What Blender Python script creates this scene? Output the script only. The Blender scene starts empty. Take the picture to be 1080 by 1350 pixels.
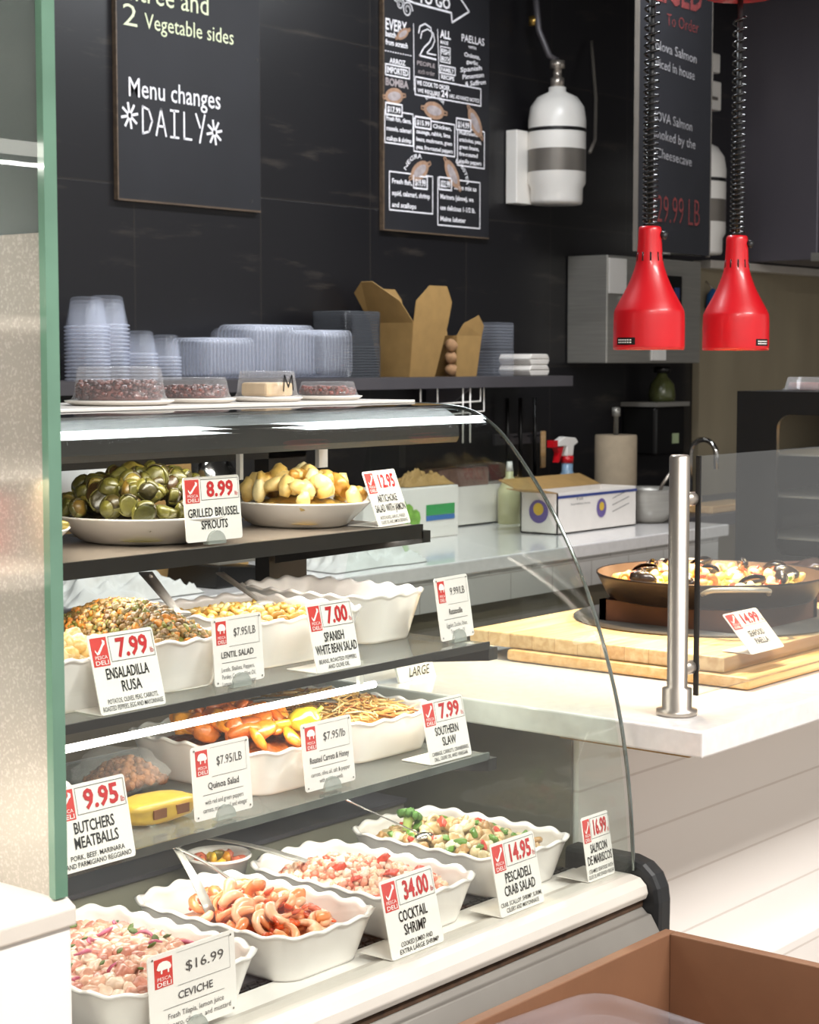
import bpy, bmesh, math, random
from mathutils import Vector, Matrix, noise
random.seed(7)
PI = math.pi
sc = bpy.context.scene
COL = sc.collection

# ------------------------------------------------------------------ camera
cam_d = bpy.data.cameras.new('camera'); cam = bpy.data.objects.new('camera', cam_d); COL.objects.link(cam)
cam.location = (0, 0, 1.40)
cam.rotation_euler = (math.radians(90 - 4.686), 0, math.radians(39 - 90))
cam_d.sensor_fit = 'HORIZONTAL'; cam_d.sensor_width = 24.0; cam_d.lens = 24.0 * 2440 / 1080
cam_d.clip_start = 0.05; cam_d.clip_end = 60
cam_d.dof.use_dof = True; cam_d.dof.focus_distance = 2.25; cam_d.dof.aperture_fstop = 15.0
sc.camera = cam

# ------------------------------------------------------------------ world, exposure
sc.view_settings.view_transform = 'Standard'; sc.view_settings.look = 'None'
sc.view_settings.gamma = 1.0; sc.view_settings.use_curve_mapping = False
sc.view_settings.exposure = 0.12
sc.cycles.use_denoising = True
sc.cycles.max_bounces = 10; sc.cycles.transparent_max_bounces = 40
sc.cycles.caustics_reflective = False; sc.cycles.caustics_refractive = False
sc.cycles.sample_clamp_indirect = 6.0
w = bpy.data.worlds.new('room_air'); sc.world = w; w.use_nodes = True
w.node_tree.nodes['Background'].inputs[0].default_value = (1.0, 0.97, 0.93, 1)
w.node_tree.nodes['Background'].inputs[1].default_value = 0.6


def area_light(name, loc, sx, sy, power, color=(1, 1, 1), rot=(0, 0, 0)):
    d = bpy.data.lights.new(name, 'AREA'); d.shape = 'RECTANGLE'; d.size = sx; d.size_y = sy
    d.energy = power; d.color = color
    o = bpy.data.objects.new(name, d); COL.objects.link(o); o.location = loc; o.rotation_euler = rot
    return o


# ceiling troffers (their diffusers are built with the ceiling): customer side and aisle
area_light('troffer_light', (0.6, -0.3, 2.80), 1.2, 0.5, 60, (1.0, 0.96, 0.91))
area_light('troffer_light', (2.4, -0.3, 2.80), 1.2, 0.5, 85, (1.0, 0.96, 0.91))
area_light('aisle_light', (2.75, 2.55, 2.80), 1.2, 0.28, 20, (0.92, 0.96, 1.0))
area_light('aisle_light', (4.15, 2.55, 2.80), 1.0, 0.28, 22, (0.92, 0.96, 1.0))
# led strips inside the deli case (under the canopy and under each shelf)
area_light('case_led', (1.60, 1.688, 1.2975), 1.05, 0.03, 1.9, (1.0, 0.93, 0.82))
area_light('case_led', (1.60, 1.70, 1.140), 1.05, 0.02, 1.5, (1.0, 0.94, 0.9), (math.radians(-8), 0, 0))
area_light('case_led', (1.60, 1.60, 0.955), 1.05, 0.02, 1.4, (1.0, 0.93, 0.84), (math.radians(10), 0, 0))
area_light('case_led', (1.60, 1.60, 0.826), 1.05, 0.02, 1.3, (1.0, 0.95, 0.87), (math.radians(-8), 0, 0))


# ------------------------------------------------------------------ materials
def lin(c):
    if isinstance(c, str):
        c = c.lstrip('#'); c = [int(c[i:i + 2], 16) / 255 for i in (0, 2, 4)]
    return tuple((x / 12.92 if x <= 0.04045 else ((x + 0.055) / 1.055) ** 2.4) for x in c) + (1.0,)


def _new(name):
    m = bpy.data.materials.new(name); m.use_nodes = True
    n = m.node_tree.nodes; l = m.node_tree.links
    return m, n, l, n['Principled BSDF']


def mat(name, col, rough=0.5, metal=0.0, var=0.06, scale=30, bump=0.0, bscale=None, sss=0.0, coat=0.0, stretch=None):
    """principled with a little procedural noise in colour, and an optional bump"""
    m, n, l, b = _new(name)
    c = lin(col)
    tc = n.new('ShaderNodeTexCoord'); nz = n.new('ShaderNodeTexNoise'); nz.inputs['Scale'].default_value = scale
    nz.inputs['Detail'].default_value = 3
    src = tc.outputs['Object']
    if stretch:
        mp = n.new('ShaderNodeMapping'); mp.inputs['Scale'].default_value = stretch
        l.new(src, mp.inputs[0]); src = mp.outputs[0]
    l.new(src, nz.inputs['Vector'])
    r = n.new('ShaderNodeValToRGB'); r.color_ramp.elements[0].position = 0.3; r.color_ramp.elements[1].position = 0.7
    r.color_ramp.elements[0].color = tuple(max(0, x * (1 - var)) for x in c[:3]) + (1,)
    r.color_ramp.elements[1].color = tuple(min(1, x * (1 + var)) for x in c[:3]) + (1,)
    l.new(nz.outputs['Fac'], r.inputs[0]); l.new(r.outputs[0], b.inputs['Base Color'])
    b.inputs['Roughness'].default_value = rough; b.inputs['Metallic'].default_value = metal
    if coat: b.inputs['Coat Weight'].default_value = coat
    if sss:
        b.inputs['Subsurface Weight'].default_value = sss
        b.inputs['Subsurface Radius'].default_value = (0.01, 0.006, 0.004); b.inputs['Subsurface Scale'].default_value = 0.6
    if bump:
        bp = n.new('ShaderNodeBump'); bp.inputs['Strength'].default_value = bump; bp.inputs['Distance'].default_value = 0.004
        n2 = n.new('ShaderNodeTexNoise'); n2.inputs['Scale'].default_value = bscale or scale * 3
        l.new(src, n2.inputs['Vector']); l.new(n2.outputs['Fac'], bp.inputs['Height']); l.new(bp.outputs[0], b.inputs['Normal'])
    return m


def mat_mix(name, cols, source='island', rough=0.45, bump=0.3, bscale=120, var=0.25, nscale=60, coat=0.0):
    """each loose bit (island) or each object takes one of several colours, with noise on top"""
    m, n, l, b = _new(name)
    if source == 'island':
        g = n.new('ShaderNodeNewGeometry'); rnd = g.outputs['Random Per Island']
    else:
        g = n.new('ShaderNodeObjectInfo'); rnd = g.outputs['Random']
    r = n.new('ShaderNodeValToRGB'); r.color_ramp.interpolation = 'CONSTANT'
    k = len(cols)
    while len(r.color_ramp.elements) < k: r.color_ramp.elements.new(0.99)
    for i, c in enumerate(cols):
        r.color_ramp.elements[i].position = i / k; r.color_ramp.elements[i].color = lin(c)
    l.new(rnd, r.inputs[0])
    tc = n.new('ShaderNodeTexCoord'); nz = n.new('ShaderNodeTexNoise'); nz.inputs['Scale'].default_value = nscale
    nz.inputs['Detail'].default_value = 4
    l.new(tc.outputs['Object'], nz.inputs['Vector'])
    mr = n.new('ShaderNodeMapRange'); mr.inputs[1].default_value = 0.3; mr.inputs[2].default_value = 0.7
    mr.inputs[3].default_value = 1 - var; mr.inputs[4].default_value = 1 + var * 0.5
    l.new(nz.outputs['Fac'], mr.inputs[0])
    mx = n.new('ShaderNodeVectorMath'); mx.operation = 'SCALE'
    l.new(r.outputs[0], mx.inputs[0]); l.new(mr.outputs[0], mx.inputs['Scale']); l.new(mx.outputs[0], b.inputs['Base Color'])
    b.inputs['Roughness'].default_value = rough
    if coat: b.inputs['Coat Weight'].default_value = coat; b.inputs['Coat Roughness'].default_value = 0.15
    if bump:
        bp = n.new('ShaderNodeBump'); bp.inputs['Strength'].default_value = bump; bp.inputs['Distance'].default_value = 0.003
        n2 = n.new('ShaderNodeTexNoise'); n2.inputs['Scale'].default_value = bscale
        l.new(tc.outputs['Object'], n2.inputs['Vector']); l.new(n2.outputs['Fac'], bp.inputs['Height']); l.new(bp.outputs[0], b.inputs['Normal'])
    return m


def mat_glass(name, tint=(0.93, 0.97, 0.95), refl=1.0, haze=0.0, hazecol=(0.8, 0.85, 0.83), rough=0.0):
    """pane glass: tinted see-through plus fresnel reflection, and an optional milky film"""
    m, n, l, b = _new(name); n.remove(b); out = n['Material Output']
    t = n.new('ShaderNodeBsdfTransparent'); t.inputs[0].default_value = (*tint, 1)
    g = n.new('ShaderNodeBsdfGlossy'); g.inputs['Roughness'].default_value = rough
    f = n.new('ShaderNodeFresnel'); f.inputs[0].default_value = 1.45
    gm = n.new('ShaderNodeNewGeometry'); ir = n.new('ShaderNodeMapRange')
    ir.inputs[3].default_value = 1.45; ir.inputs[4].default_value = 1 / 1.45
    l.new(gm.outputs['Backfacing'], ir.inputs[0]); l.new(ir.outputs[0], f.inputs[0])
    mu = n.new('ShaderNodeMath'); mu.operation = 'MULTIPLY'; mu.inputs[1].default_value = refl
    l.new(f.outputs[0], mu.inputs[0])
    mx = n.new('ShaderNodeMixShader'); l.new(mu.outputs[0], mx.inputs[0]); l.new(t.outputs[0], mx.inputs[1]); l.new(g.outputs[0], mx.inputs[2])
    last = mx
    if haze:
        d = n.new('ShaderNodeBsdfDiffuse'); d.inputs[0].default_value = (*hazecol, 1)
        tc = n.new('ShaderNodeTexCoord'); nz = n.new('ShaderNodeTexNoise'); nz.inputs['Scale'].default_value = 9; nz.inputs['Detail'].default_value = 5
        l.new(tc.outputs['Object'], nz.inputs['Vector'])
        mr = n.new('ShaderNodeMapRange'); mr.inputs[3].default_value = haze * 0.6; mr.inputs[4].default_value = haze * 1.4
        l.new(nz.outputs['Fac'], mr.inputs[0])
        m2 = n.new('ShaderNodeMixShader'); l.new(mr.outputs[0], m2.inputs[0]); l.new(mx.outputs[0], m2.inputs[1]); l.new(d.outputs[0], m2.inputs[2])
        last = m2
    l.new(last.outputs[0], out.inputs[0])
    return m


def mat_clear(name, body=0.3, col=(0.86, 0.89, 0.96), rough=0.15):
    """clear or smoked thin plastic"""
    m, n, l, b = _new(name); out = n['Material Output']
    b.inputs['Base Color'].default_value = (*col, 1); b.inputs['Roughness'].default_value = rough
    t = n.new('ShaderNodeBsdfTransparent')
    lw = n.new('ShaderNodeLayerWeight'); lw.inputs[0].default_value = 0.35
    mr = n.new('ShaderNodeMapRange'); mr.inputs[3].default_value = body * 0.5; mr.inputs[4].default_value = min(1, body * 2.0)
    l.new(lw.outputs['Facing'], mr.inputs[0])
    mx = n.new('ShaderNodeMixShader'); l.new(mr.outputs[0], mx.inputs[0]); l.new(t.outputs[0], mx.inputs[1]); l.new(b.outputs[0], mx.inputs[2])
    l.new(mx.outputs[0], out.inputs[0])
    return m


def mat_emit(name, col, s):
    m, n, l, b = _new(name)
    b.inputs['Base Color'].default_value = (*col, 1)
    b.inputs['Emission Color'].default_value = (*col, 1); b.inputs['Emission Strength'].default_value = s
    return m


def mat_brick(name, col, mortar, bw, bh, ms, rough=0.4, streak=None, offset=0.0, plane='XZ', var=0.08, bump=0.4):
    m, n, l, b = _new(name)
    tc = n.new('ShaderNodeTexCoord'); sp = n.new('ShaderNodeSeparateXYZ'); cb = n.new('ShaderNodeCombineXYZ')
    l.new(tc.outputs['Object'], sp.inputs[0])
    l.new(sp.outputs[plane[0]], cb.inputs['X']); l.new(sp.outputs[plane[1]], cb.inputs['Y'])
    br = n.new('ShaderNodeTexBrick'); br.offset = offset
    br.inputs['Scale'].default_value = 1; br.inputs['Mortar Size'].default_value = ms
    br.inputs['Brick Width'].default_value = bw; br.inputs['Row Height'].default_value = bh
    c = lin(col)
    br.inputs['Color1'].default_value = tuple(x * (1 - var) for x in c[:3]) + (1,)
    br.inputs['Color2'].default_value = tuple(min(1, x * (1 + var)) for x in c[:3]) + (1,)
    br.inputs['Mortar'].default_value = lin(mortar)
    l.new(cb.outputs[0], br.inputs['Vector'])
    outc = br.outputs['Color']
    if streak:
        mp = n.new('ShaderNodeMapping'); mp.inputs['Scale'].default_value = (1.6, 9.0, 1)
        l.new(cb.outputs[0], mp.inputs[0])
        nz = n.new('ShaderNodeTexNoise'); nz.inputs['Scale'].default_value = 1.7; nz.inputs['Detail'].default_value = 7; nz.inputs['Roughness'].default_value = 0.65
        l.new(mp.outputs[0], nz.inputs['Vector'])
        mr = n.new('ShaderNodeMapRange'); mr.inputs[1].default_value = 0.59; mr.inputs[2].default_value = 0.80
        l.new(nz.outputs['Fac'], mr.inputs[0])
        mx = n.new('ShaderNodeMix'); mx.data_type = 'RGBA'
        l.new(mr.outputs[0], mx.inputs['Factor']); l.new(outc, mx.inputs['A']); mx.inputs['B'].default_value = lin(streak)
        outc = mx.outputs['Result']
    l.new(outc, b.inputs['Base Color']); b.inputs['Roughness'].default_value = rough
    bp = n.new('ShaderNodeBump'); bp.inputs['Strength'].default_value = bump; bp.inputs['Distance'].default_value = 0.003; bp.invert = True
    l.new(br.outputs['Fac'], bp.inputs['Height']); l.new(bp.outputs[0], b.inputs['Normal'])
    return m


def mat_wood(name, cols, scale=(1, 14, 14), rough=0.45, block=None):
    m, n, l, b = _new(name)
    tc = n.new('ShaderNodeTexCoord'); mp = n.new('ShaderNodeMapping'); mp.inputs['Scale'].default_value = scale
    l.new(tc.outputs['Object'], mp.inputs[0])
    nz = n.new('ShaderNodeTexNoise'); nz.inputs['Scale'].default_value = 4; nz.inputs['Detail'].default_value = 5; nz.inputs['Distortion'].default_value = 0.4
    l.new(mp.outputs[0], nz.inputs['Vector'])
    r = n.new('ShaderNodeValToRGB'); r.color_ramp.elements[0].position = 0.35; r.color_ramp.elements[1].position = 0.7
    r.color_ramp.elements[0].color = lin(cols[0]); r.color_ramp.elements[1].color = lin(cols[1])
    l.new(nz.outputs['Fac'], r.inputs[0]); outc = r.outputs[0]
    if block:
        br = n.new('ShaderNodeTexBrick'); br.inputs['Scale'].default_value = 1; br.inputs['Brick Width'].default_value = block[0]
        br.inputs['Row Height'].default_value = block[1]; br.inputs['Mortar Size'].default_value = 0.0006
        br.inputs['Color1'].default_value = (0.80, 0.76, 0.70, 1); br.inputs['Color2'].default_value = (1, 1, 1, 1); br.inputs['Mortar'].default_value = (0.6, 0.5, 0.4, 1)
        l.new(tc.outputs['Object'], br.inputs['Vector'])
        mx = n.new('ShaderNodeMix'); mx.data_type = 'RGBA'; mx.blend_type = 'MULTIPLY'; mx.inputs['Factor'].default_value = 1
        l.new(outc, mx.inputs['A']); l.new(br.outputs['Color'], mx.inputs['B']); outc = mx.outputs['Result']
    l.new(outc, b.inputs['Base Color']); b.inputs['Roughness'].default_value = rough
    return m


M = {}
M['tile'] = mat_brick('dark_slate_tile', '#161518', '#23201f', 0.46, 0.46, 0.003, 0.38, streak='#453f39')
M['steel'] = mat('brushed_steel', '#a5a29b', 0.35, 0.55, 0.08, 6, 0.05, 80, stretch=(1, 1, 30))
M['steel_dull'] = mat('dull_steel', '#96918a', 0.42, 0.55, 0.1, 5)
M['steel_wall'] = mat('stainless_wall', '#a3977f', 0.45, 0.25, 0.18, 3.0, stretch=(1, 1, 0.35))
M['steel_dark'] = mat('dark_steel', '#5a575b', 0.42, 0.4, 0.15, 3)
M['chrome'] = mat('chrome', '#d5d3cf', 0.12, 1.0, 0.03)
M['nickel'] = mat('brushed_nickel', '#b5aca2', 0.36, .85, 0.06, 6)
M['white_metal'] = mat('white_enamel', '#ece8e2', 0.3, 0, 0.02, 8)
M['cream_metal'] = mat('cream_aluminium', '#d9d2c8', 0.35, 0.15, 0.04, 12)
M['black_rubber'] = mat('black_rubber', '#1d1e20', 0.5, 0, 0.1)
M['black_metal'] = mat('black_metal', '#141313', 0.35, 0.2, 0.1)
M['dark_trim'] = mat('dark_trim', '#2d2a27', 0.35, 0.5, 0.1, 20)
M['grey_trim'] = mat('grey_trim', '#77716a', 0.4, 0.4, 0.08, 12)
M['dark_canopy'] = mat('dark_canopy', '#3a3836', .3, .2, .08, 12)
M['hood'] = mat('hood_steel', '#6d6870', .4, .35, .12, 2, stretch=(1, 1, .3))
M['tan_shelf'] = mat('tan_steel_shelf', '#93867a', .32, .35, .08, 10)
M['beige'] = mat('beige_panel', '#8a8676', 0.5, 0, 0.08, 14)
M['porcelain'] = mat('white_porcelain', '#eee9e4', 0.18, 0, 0.015, 8, coat=0.4)
M['glass'] = mat_glass('case_glass', (0.965, 0.98, 0.97), 1.0)
M['glass_end'] = mat_glass('end_glass', (0.90, 0.955, 0.925), 0.9)
M['glass_edge'] = mat('glass_edge', '#5b7d6a', 0.12, 0, 0.15, 10, coat=0.6)
M['glass_rim'] = mat('polished_glass_rim', '#7d8480', .12, .75, .2, 30)
M['glass_shelf'] = mat_glass('shelf_glass', (0.90, 0.94, 0.92), 1.0, 0.12, (0.55, 0.56, 0.52))
M['quartz'] = mat('white_quartz', '#e6e2e0', 0.15, 0, 0.05, 60, coat=0.3)
M['boards'] = mat_brick('white_boards', '#efe9e4', '#d9d0c9', 20, 0.0955, 0.002, 0.45, var=0.01)
M['endpanel'] = mat('taupe_end_panel', '#6b6353', .5, 0, .12, 8)
M['subway'] = mat_brick('white_subway_tile', '#d2d0cd', '#b3aea9', 0.19, 0.085, 0.002, 0.2, offset=0.5, var=0.02)
M['floor'] = mat_brick('floor_tile', '#b6ada2', '#8d857b', 0.3, 0.3, 0.004, 0.35, plane='XY')
M['ceil'] = mat('ceiling_paint', '#2b2a2c', 0.8, 0, 0.05)
M['plaster'] = mat('dark_plaster', '#2a282a', 0.6, 0, 0.08, 3)
M['chalk_bg'] = mat('chalkboard', '#1b1b20', 0.62, 0, 0.18, 5)
M['chalk_w'] = mat('white_chalk', '#f1eff4', 0.9, 0, 0.1, 90)
M['chalk_g'] = mat('pale_green_chalk', '#e6edc8', 0.9, 0, 0.08, 90)
M['chalk_r'] = mat('red_chalk', '#6e2a2a', 0.9, 0, 0.25, 60)
M['chalk_s'] = mat('smudged_chalk', '#8f8d90', 0.9, 0, 0.3, 60)
M['chalk_t'] = mat('tan_chalk', '#a4836c', 0.9, 0, 0.15, 60)
M['chalk_gr'] = mat('grey_chalk', '#a59b9c', 0.9, 0, 0.2, 60)
M['wood_trim'] = mat_wood('raw_wood_edge', ('#4f4237', '#6b5a49'))
M['card'] = mat('printed_card', '#f6f1ea', 0.4, 0, 0.01, 20, coat=0.15)
M['card_lam'] = mat('laminated_card', '#f5efe9', 0.25, 0, 0.015, 20, coat=0.5)
M['ink'] = mat('black_ink', '#1c1a19', 0.6, 0, 0.1)
M['ink_grey'] = mat('grey_ink', '#575352', 0.6, 0, 0.1)
M['ink_red'] = mat('red_ink', '#c62a2c', 0.5, 0, 0.08, 60)
M['logo_red'] = mat('red_print', '#d8433d', 0.45, 0, 0.05, 60)
M['ink_white'] = mat('white_print', '#fbf6f1', 0.5, 0, 0.02)
M['clip'] = mat_clear('smoky_clip_plastic', 0.7, (0.42, 0.46, 0.42))
M['red_enamel'] = mat('red_enamel', '#c20f1b', 0.38, 0, 0.05, 12, coat=0.25)
M['bulb'] = mat_emit('warm_bulb', (1.0, 0.75, 0.45), 14)
M['tube'] = mat_emit('lamp_tube', (1.0, 0.95, 0.88), 7.0)
M['panel'] = mat_emit('light_panel', (0.93, 0.97, 1.0), 6.0)
M['clear'] = mat_clear('clear_plastic', 0.085, (0.74, 0.78, 0.9))
M['clear_rim'] = mat_clear('clear_plastic_rim', 0.34, (0.8, 0.84, 0.97))
M['clear_dome'] = mat_clear('clear_dome', 0.17, (0.8, 0.8, 0.82), 0.08)
M['smoke'] = mat_clear('smoked_plastic', 0.7, (0.085, 0.09, 0.10), 0.2)
M['kraft'] = mat('kraft_board', '#a5834f', 0.75, 0, 0.08, 25)
M['foam'] = mat('white_foam', '#e7e1da', 0.7, 0, 0.02)
M['maple'] = mat_wood('maple_butcher_block', ('#caa87a', '#e4cba1'), (2, 22, 22), 0.45, (0.35, 0.045))
M['maple_side'] = mat_wood('maple_strip', ('#c79c66', '#dcb98a'), (1, 20, 20), 0.5)
M['riser'] = mat('brown_riser', '#5c3a2a', 0.6, 0, 0.12, 18)
M['pan'] = mat('seasoned_steel', '#2c2420', 0.38, 0.6, 0.2, 14)
M['pan_in'] = mat('warm_pan_wall', '#6f5a4c', 0.4, 0.5, 0.15, 14)
M['brown_wood'] = mat('brown_laminate', '#7f5a42', 0.5, 0, 0.08, 9, 0.08, 60)
M['paper'] = mat('paper_towel', '#b6a58d', 0.85, 0, 0.06, 30)
M['paper_w'] = mat('white_paper', '#e4e2de', 0.85, 0, 0.04, 30)
M['cloth'] = mat('pale_cloth', '#cfcfca', 0.9, 0, 0.08, 20)
M['film'] = mat_clear('plastic_film', 0.13, (0.9, 0.9, 0.88), 0.12)


# ------------------------------------------------------------------ mesh helpers
class MB:
    def __init__(s): s.v = []; s.f = []; s.sm = []
    def add(s, verts, faces, smooth=False):
        o = len(s.v); s.v += [tuple(p) for p in verts]
        s.f += [tuple(i + o for i in f) for f in faces]; s.sm += [smooth] * len(faces); return s
    def box(s, x0, x1, y0, y1, z0, z1):
        v = [(x, y, z) for z in (z0, z1) for y in (y0, y1) for x in (x0, x1)]
        return s.add(v, [(0, 2, 3, 1), (4, 5, 7, 6), (0, 1, 5, 4), (1, 3, 7, 5), (3, 2, 6, 7), (2, 0, 4, 6)])
    def extrude(s, prof, axis, a0, a1, smooth=False):
        """closed 2-D profile run along an axis: 'x' -> prof is (y,z); 'y' -> (x,z); 'z' -> (x,y)"""
        def P(p, a): return {'x': (a, p[0], p[1]), 'y': (p[0], a, p[1]), 'z': (p[0], p[1], a)}[axis]
        n = len(prof); v = [P(p, a0) for p in prof] + [P(p, a1) for p in prof]
        s.add(v, [(i, (i + 1) % n, n + (i + 1) % n, n + i) for i in range(n)], smooth)
        o = len(s.v) - 2 * n
        s.f += [tuple(o + i for i in range(n))[::-1], tuple(o + n + i for i in range(n))]; s.sm += [False, False]
        return s
    def lathe(s, prof, c=(0, 0, 0), n=32, closed=False, flute=None):
        v = []; f = []; m = len(prof)
        for r, z in prof:
            for k in range(n):
                a = 2 * PI * k / n; rr = r * (flute(a, z) if flute else 1)
                v.append((c[0] + rr * math.cos(a), c[1] + rr * math.sin(a), c[2] + z))
        for i in range(m - 1):
            for k in range(n):
                f.append((i * n + k, i * n + (k + 1) % n, (i + 1) * n + (k + 1) % n, (i + 1) * n + k))
        s.add(v, f, True)
        o = len(s.v) - m * n
        if closed:
            s.f += [tuple(o + k for k in range(n))[::-1], tuple(o + (m - 1) * n + k for k in range(n))]; s.sm += [False, False]
        return s
    def tube(s, pts, r, n=8, cap=True):
        pts = [Vector(p) for p in pts]; m = len(pts); rs = r if isinstance(r, (list, tuple)) else [r] * m
        v = []; f = []; up = None
        for i, p in enumerate(pts):
            t = (pts[min(i + 1, m - 1)] - pts[max(i - 1, 0)]).normalized()
            if up is None: up = Vector((0, 0, 1)) if abs(t.z) < 0.9 else Vector((1, 0, 0))
            a = t.cross(up).normalized(); b = a.cross(t).normalized(); up = b
            for k in range(n):
                q = p + (a * math.cos(2 * PI * k / n) + b * math.sin(2 * PI * k / n)) * rs[i]; v.append(q)
        for i in range(m - 1):
            for k in range(n): f.append((i * n + k, i * n + (k + 1) % n, (i + 1) * n + (k + 1) % n, (i + 1) * n + k))
        s.add(v, f, True)
        if cap:
            o = len(s.v) - m * n
            s.f += [tuple(o + k for k in range(n))[::-1], tuple(o + (m - 1) * n + k for k in range(n))]; s.sm += [True, True]
        return s
    def ribbon(s, pts, wd, y=0.0):
        """flat stroke in the XZ plane"""
        for (x0, z0), (x1, z1) in zip(pts[:-1], pts[1:]):
            dx, dz = x1 - x0, z1 - z0; L = math.hypot(dx, dz) or 1; nx, nz = -dz / L * wd / 2, dx / L * wd / 2
            ex, ez = dx / L * wd * .3, dz / L * wd * .3
            s.add([(x0 - ex - nx, y, z0 - ez - nz), (x1 + ex - nx, y, z1 + ez - nz), (x1 + ex + nx, y, z1 + ez + nz), (x0 - ex + nx, y, z0 - ez + nz)], [(0, 1, 2, 3)])
        return s
    def frame(s, x0, x1, z0, z1, wd, y=0.0): return s.ribbon([(x0, z0), (x1, z0), (x1, z1), (x0, z1), (x0, z0)], wd, y)
    def xf(s, mtx): s.v = [tuple(mtx @ Vector(p)) for p in s.v]; return s
    def join(s, o, mtx=None):
        return s.add([mtx @ Vector(p) for p in o.v] if mtx else o.v, o.f, False) if not any(o.sm) else s._j(o, mtx)
    def _j(s, o, mtx):
        b = len(s.v); s.v += [tuple(mtx @ Vector(p)) for p in o.v] if mtx else list(o.v)
        s.f += [tuple(i + b for i in f) for f in o.f]; s.sm += list(o.sm); return s
    def build(s, name, m, parent=None, base=None, bevel=0, solid=0, flat=False):
        off = Vector((0, 0, 0)); p = parent
        while p is not None: off = off + p.location; p = p.parent
        if parent is None and base is not None: off = Vector(base)
        me = bpy.data.meshes.new(name); me.from_pydata([Vector(q) - off for q in s.v], [], s.f)
        for m_ in (m if isinstance(m, (list, tuple)) else [m]): me.materials.append(m_)
        if not flat: me.polygons.foreach_set('use_smooth', s.sm)
        bm = bmesh.new(); bm.from_mesh(me); bmesh.ops.recalc_face_normals(bm, faces=bm.faces); bm.to_mesh(me); bm.free()
        me.update()
        o = bpy.data.objects.new(name, me); COL.objects.link(o)
        if parent is not None: o.parent = parent
        elif base is not None: o.location = base
        if solid:
            md = o.modifiers.new('thickness', 'SOLIDIFY'); md.thickness = solid; md.offset = 0
        if bevel:
            md = o.modifiers.new('soft_edge', 'BEVEL'); md.width = bevel; md.segments = 2; md.limit_method = 'ANGLE'; md.angle_limit = 0.6
        return o


def tag_it(o, label, cat, group=None, kind=None):
    o['label'] = label; o['category'] = cat
    if group: o['group'] = group
    if kind: o['kind'] = kind
    return o
def thing(name, label, cat, loc=(0, 0, 0), group=None):
    o = bpy.data.objects.new(name, None); COL.objects.link(o); o.location = loc; o.empty_display_size = 0.05
    return tag_it(o, label, cat, group)
def struct(o): o['kind'] = 'structure'; return o
def dup(root, loc, rot=(0, 0, 0), label=None, group=None, scale=None):
    r = root.copy(); COL.objects.link(r); r.location = loc; r.rotation_euler = rot
    if label: r['label'] = label
    if group: r['group'] = group
    if scale: r.scale = (scale,) * 3
    for ch in list(root.children):
        c = ch.copy(); COL.objects.link(c); c.parent = r
        for g in list(ch.children):
            d = g.copy(); COL.objects.link(d); d.parent = c
    return r


# ---- lettering: glyph outlines of the built-in font turned into mesh and fitted into a box
_tc = {}
def glyphs(s, bold=0.0, res=2):
    k = (s, bold)
    if k not in _tc:
        cu = bpy.data.curves.new('t', 'FONT'); cu.body = s; cu.offset = bold; cu.resolution_u = res; cu.size = 1
        ob = bpy.data.objects.new('t', cu); COL.objects.link(ob)
        bpy.context.view_layer.update()
        me = bpy.data.meshes.new_from_object(ob.evaluated_get(bpy.context.evaluated_depsgraph_get()))
        v = [(p.co.x, p.co.y) for p in me.vertices]; f = [tuple(p.vertices) for p in me.polygons]
        bpy.data.objects.remove(ob); bpy.data.curves.remove(cu); bpy.data.meshes.remove(me)
        xs = [p[0] for p in v] or [0, 1]
        _tc[k] = (v, f, min(xs), max(xs))
    return _tc[k]
def text(mb, s, x0, x1, z0, z1, y=0.0, bold=0.0, slope=0.0, shear=0.0):
    """baseline z0, capital height z1-z0, stretched to x0..x1"""
    v, f, a, b = glyphs(s, bold)
    if not v: return mb
    sx = (x1 - x0) / (b - a); sz = (z1 - z0) / 0.70
    return mb.add([(x0 + (p[0] - a) * sx + p[1] * shear * sz, y, z0 + p[1] * sz + (p[0] - a) * sx * slope) for p in v], f)
def arctext(mb, s, cx, cz, r, a0, a1, h, y=0.0, bold=0.01):
    """words bent along an arc (angles in radians, a0 > a1 runs left to right)"""
    v, f, a, b = glyphs(s, bold); sz = h / 0.7; out = []
    for px, pz in v:
        t = a0 + (a1 - a0) * (px - a) / (b - a); rr = r + pz * sz
        out.append((cx + rr * math.cos(t), y, cz + rr * math.sin(t)))
    return mb.add(out, f)


# ------------------------------------------------------------------ room shell
struct(MB().box(-1.5, 9, -1.5, 3.5, -0.05, 0).build('floor', M['floor']))
struct(MB().box(-1.5, 9, -1.5, 3.62, 2.85, 2.95).build('ceiling', M['ceil']))
struct(MB().box(-1.5, 9, 3.5, 3.62, 0, 2.85).build('wall_back', M['tile']))
struct(MB().box(9, 9.1, -1.5, 3.62, 0, 2.85).build('wall_right', M['plaster']))
for i, (cx, cy, sx, sy) in enumerate(((0.6, -0.3, 1.2, 0.5), (2.4, -0.3, 1.2, 0.5), (2.75, 2.55, 1.2, 0.28), (4.15, 2.55, 1.0, 0.28))):
    t = thing('ceiling_light', 'white ceiling light panel above the counters', 'ceiling light', (cx, cy, 2.83), 'ceiling light panels')
    b = MB(); fx, fy = sx / 2 + .03, sy / 2 + .03
    b.box(cx - fx, cx + fx, cy - fy, cy - sy / 2, 2.815, 2.85); b.box(cx - fx, cx + fx, cy + sy / 2, cy + fy, 2.815, 2.85)
    b.box(cx - fx, cx - sx / 2, cy - sy / 2, cy + sy / 2, 2.815, 2.85); b.box(cx + sx / 2, cx + fx, cy - sy / 2, cy + sy / 2, 2.815, 2.85)
    b.build('frame', M['white_metal'], t)
    MB().box(cx - sx / 2, cx + sx / 2, cy - sy / 2, cy + sy / 2, 2.835, 2.85).build('diffuser', M['panel'], t)

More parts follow.
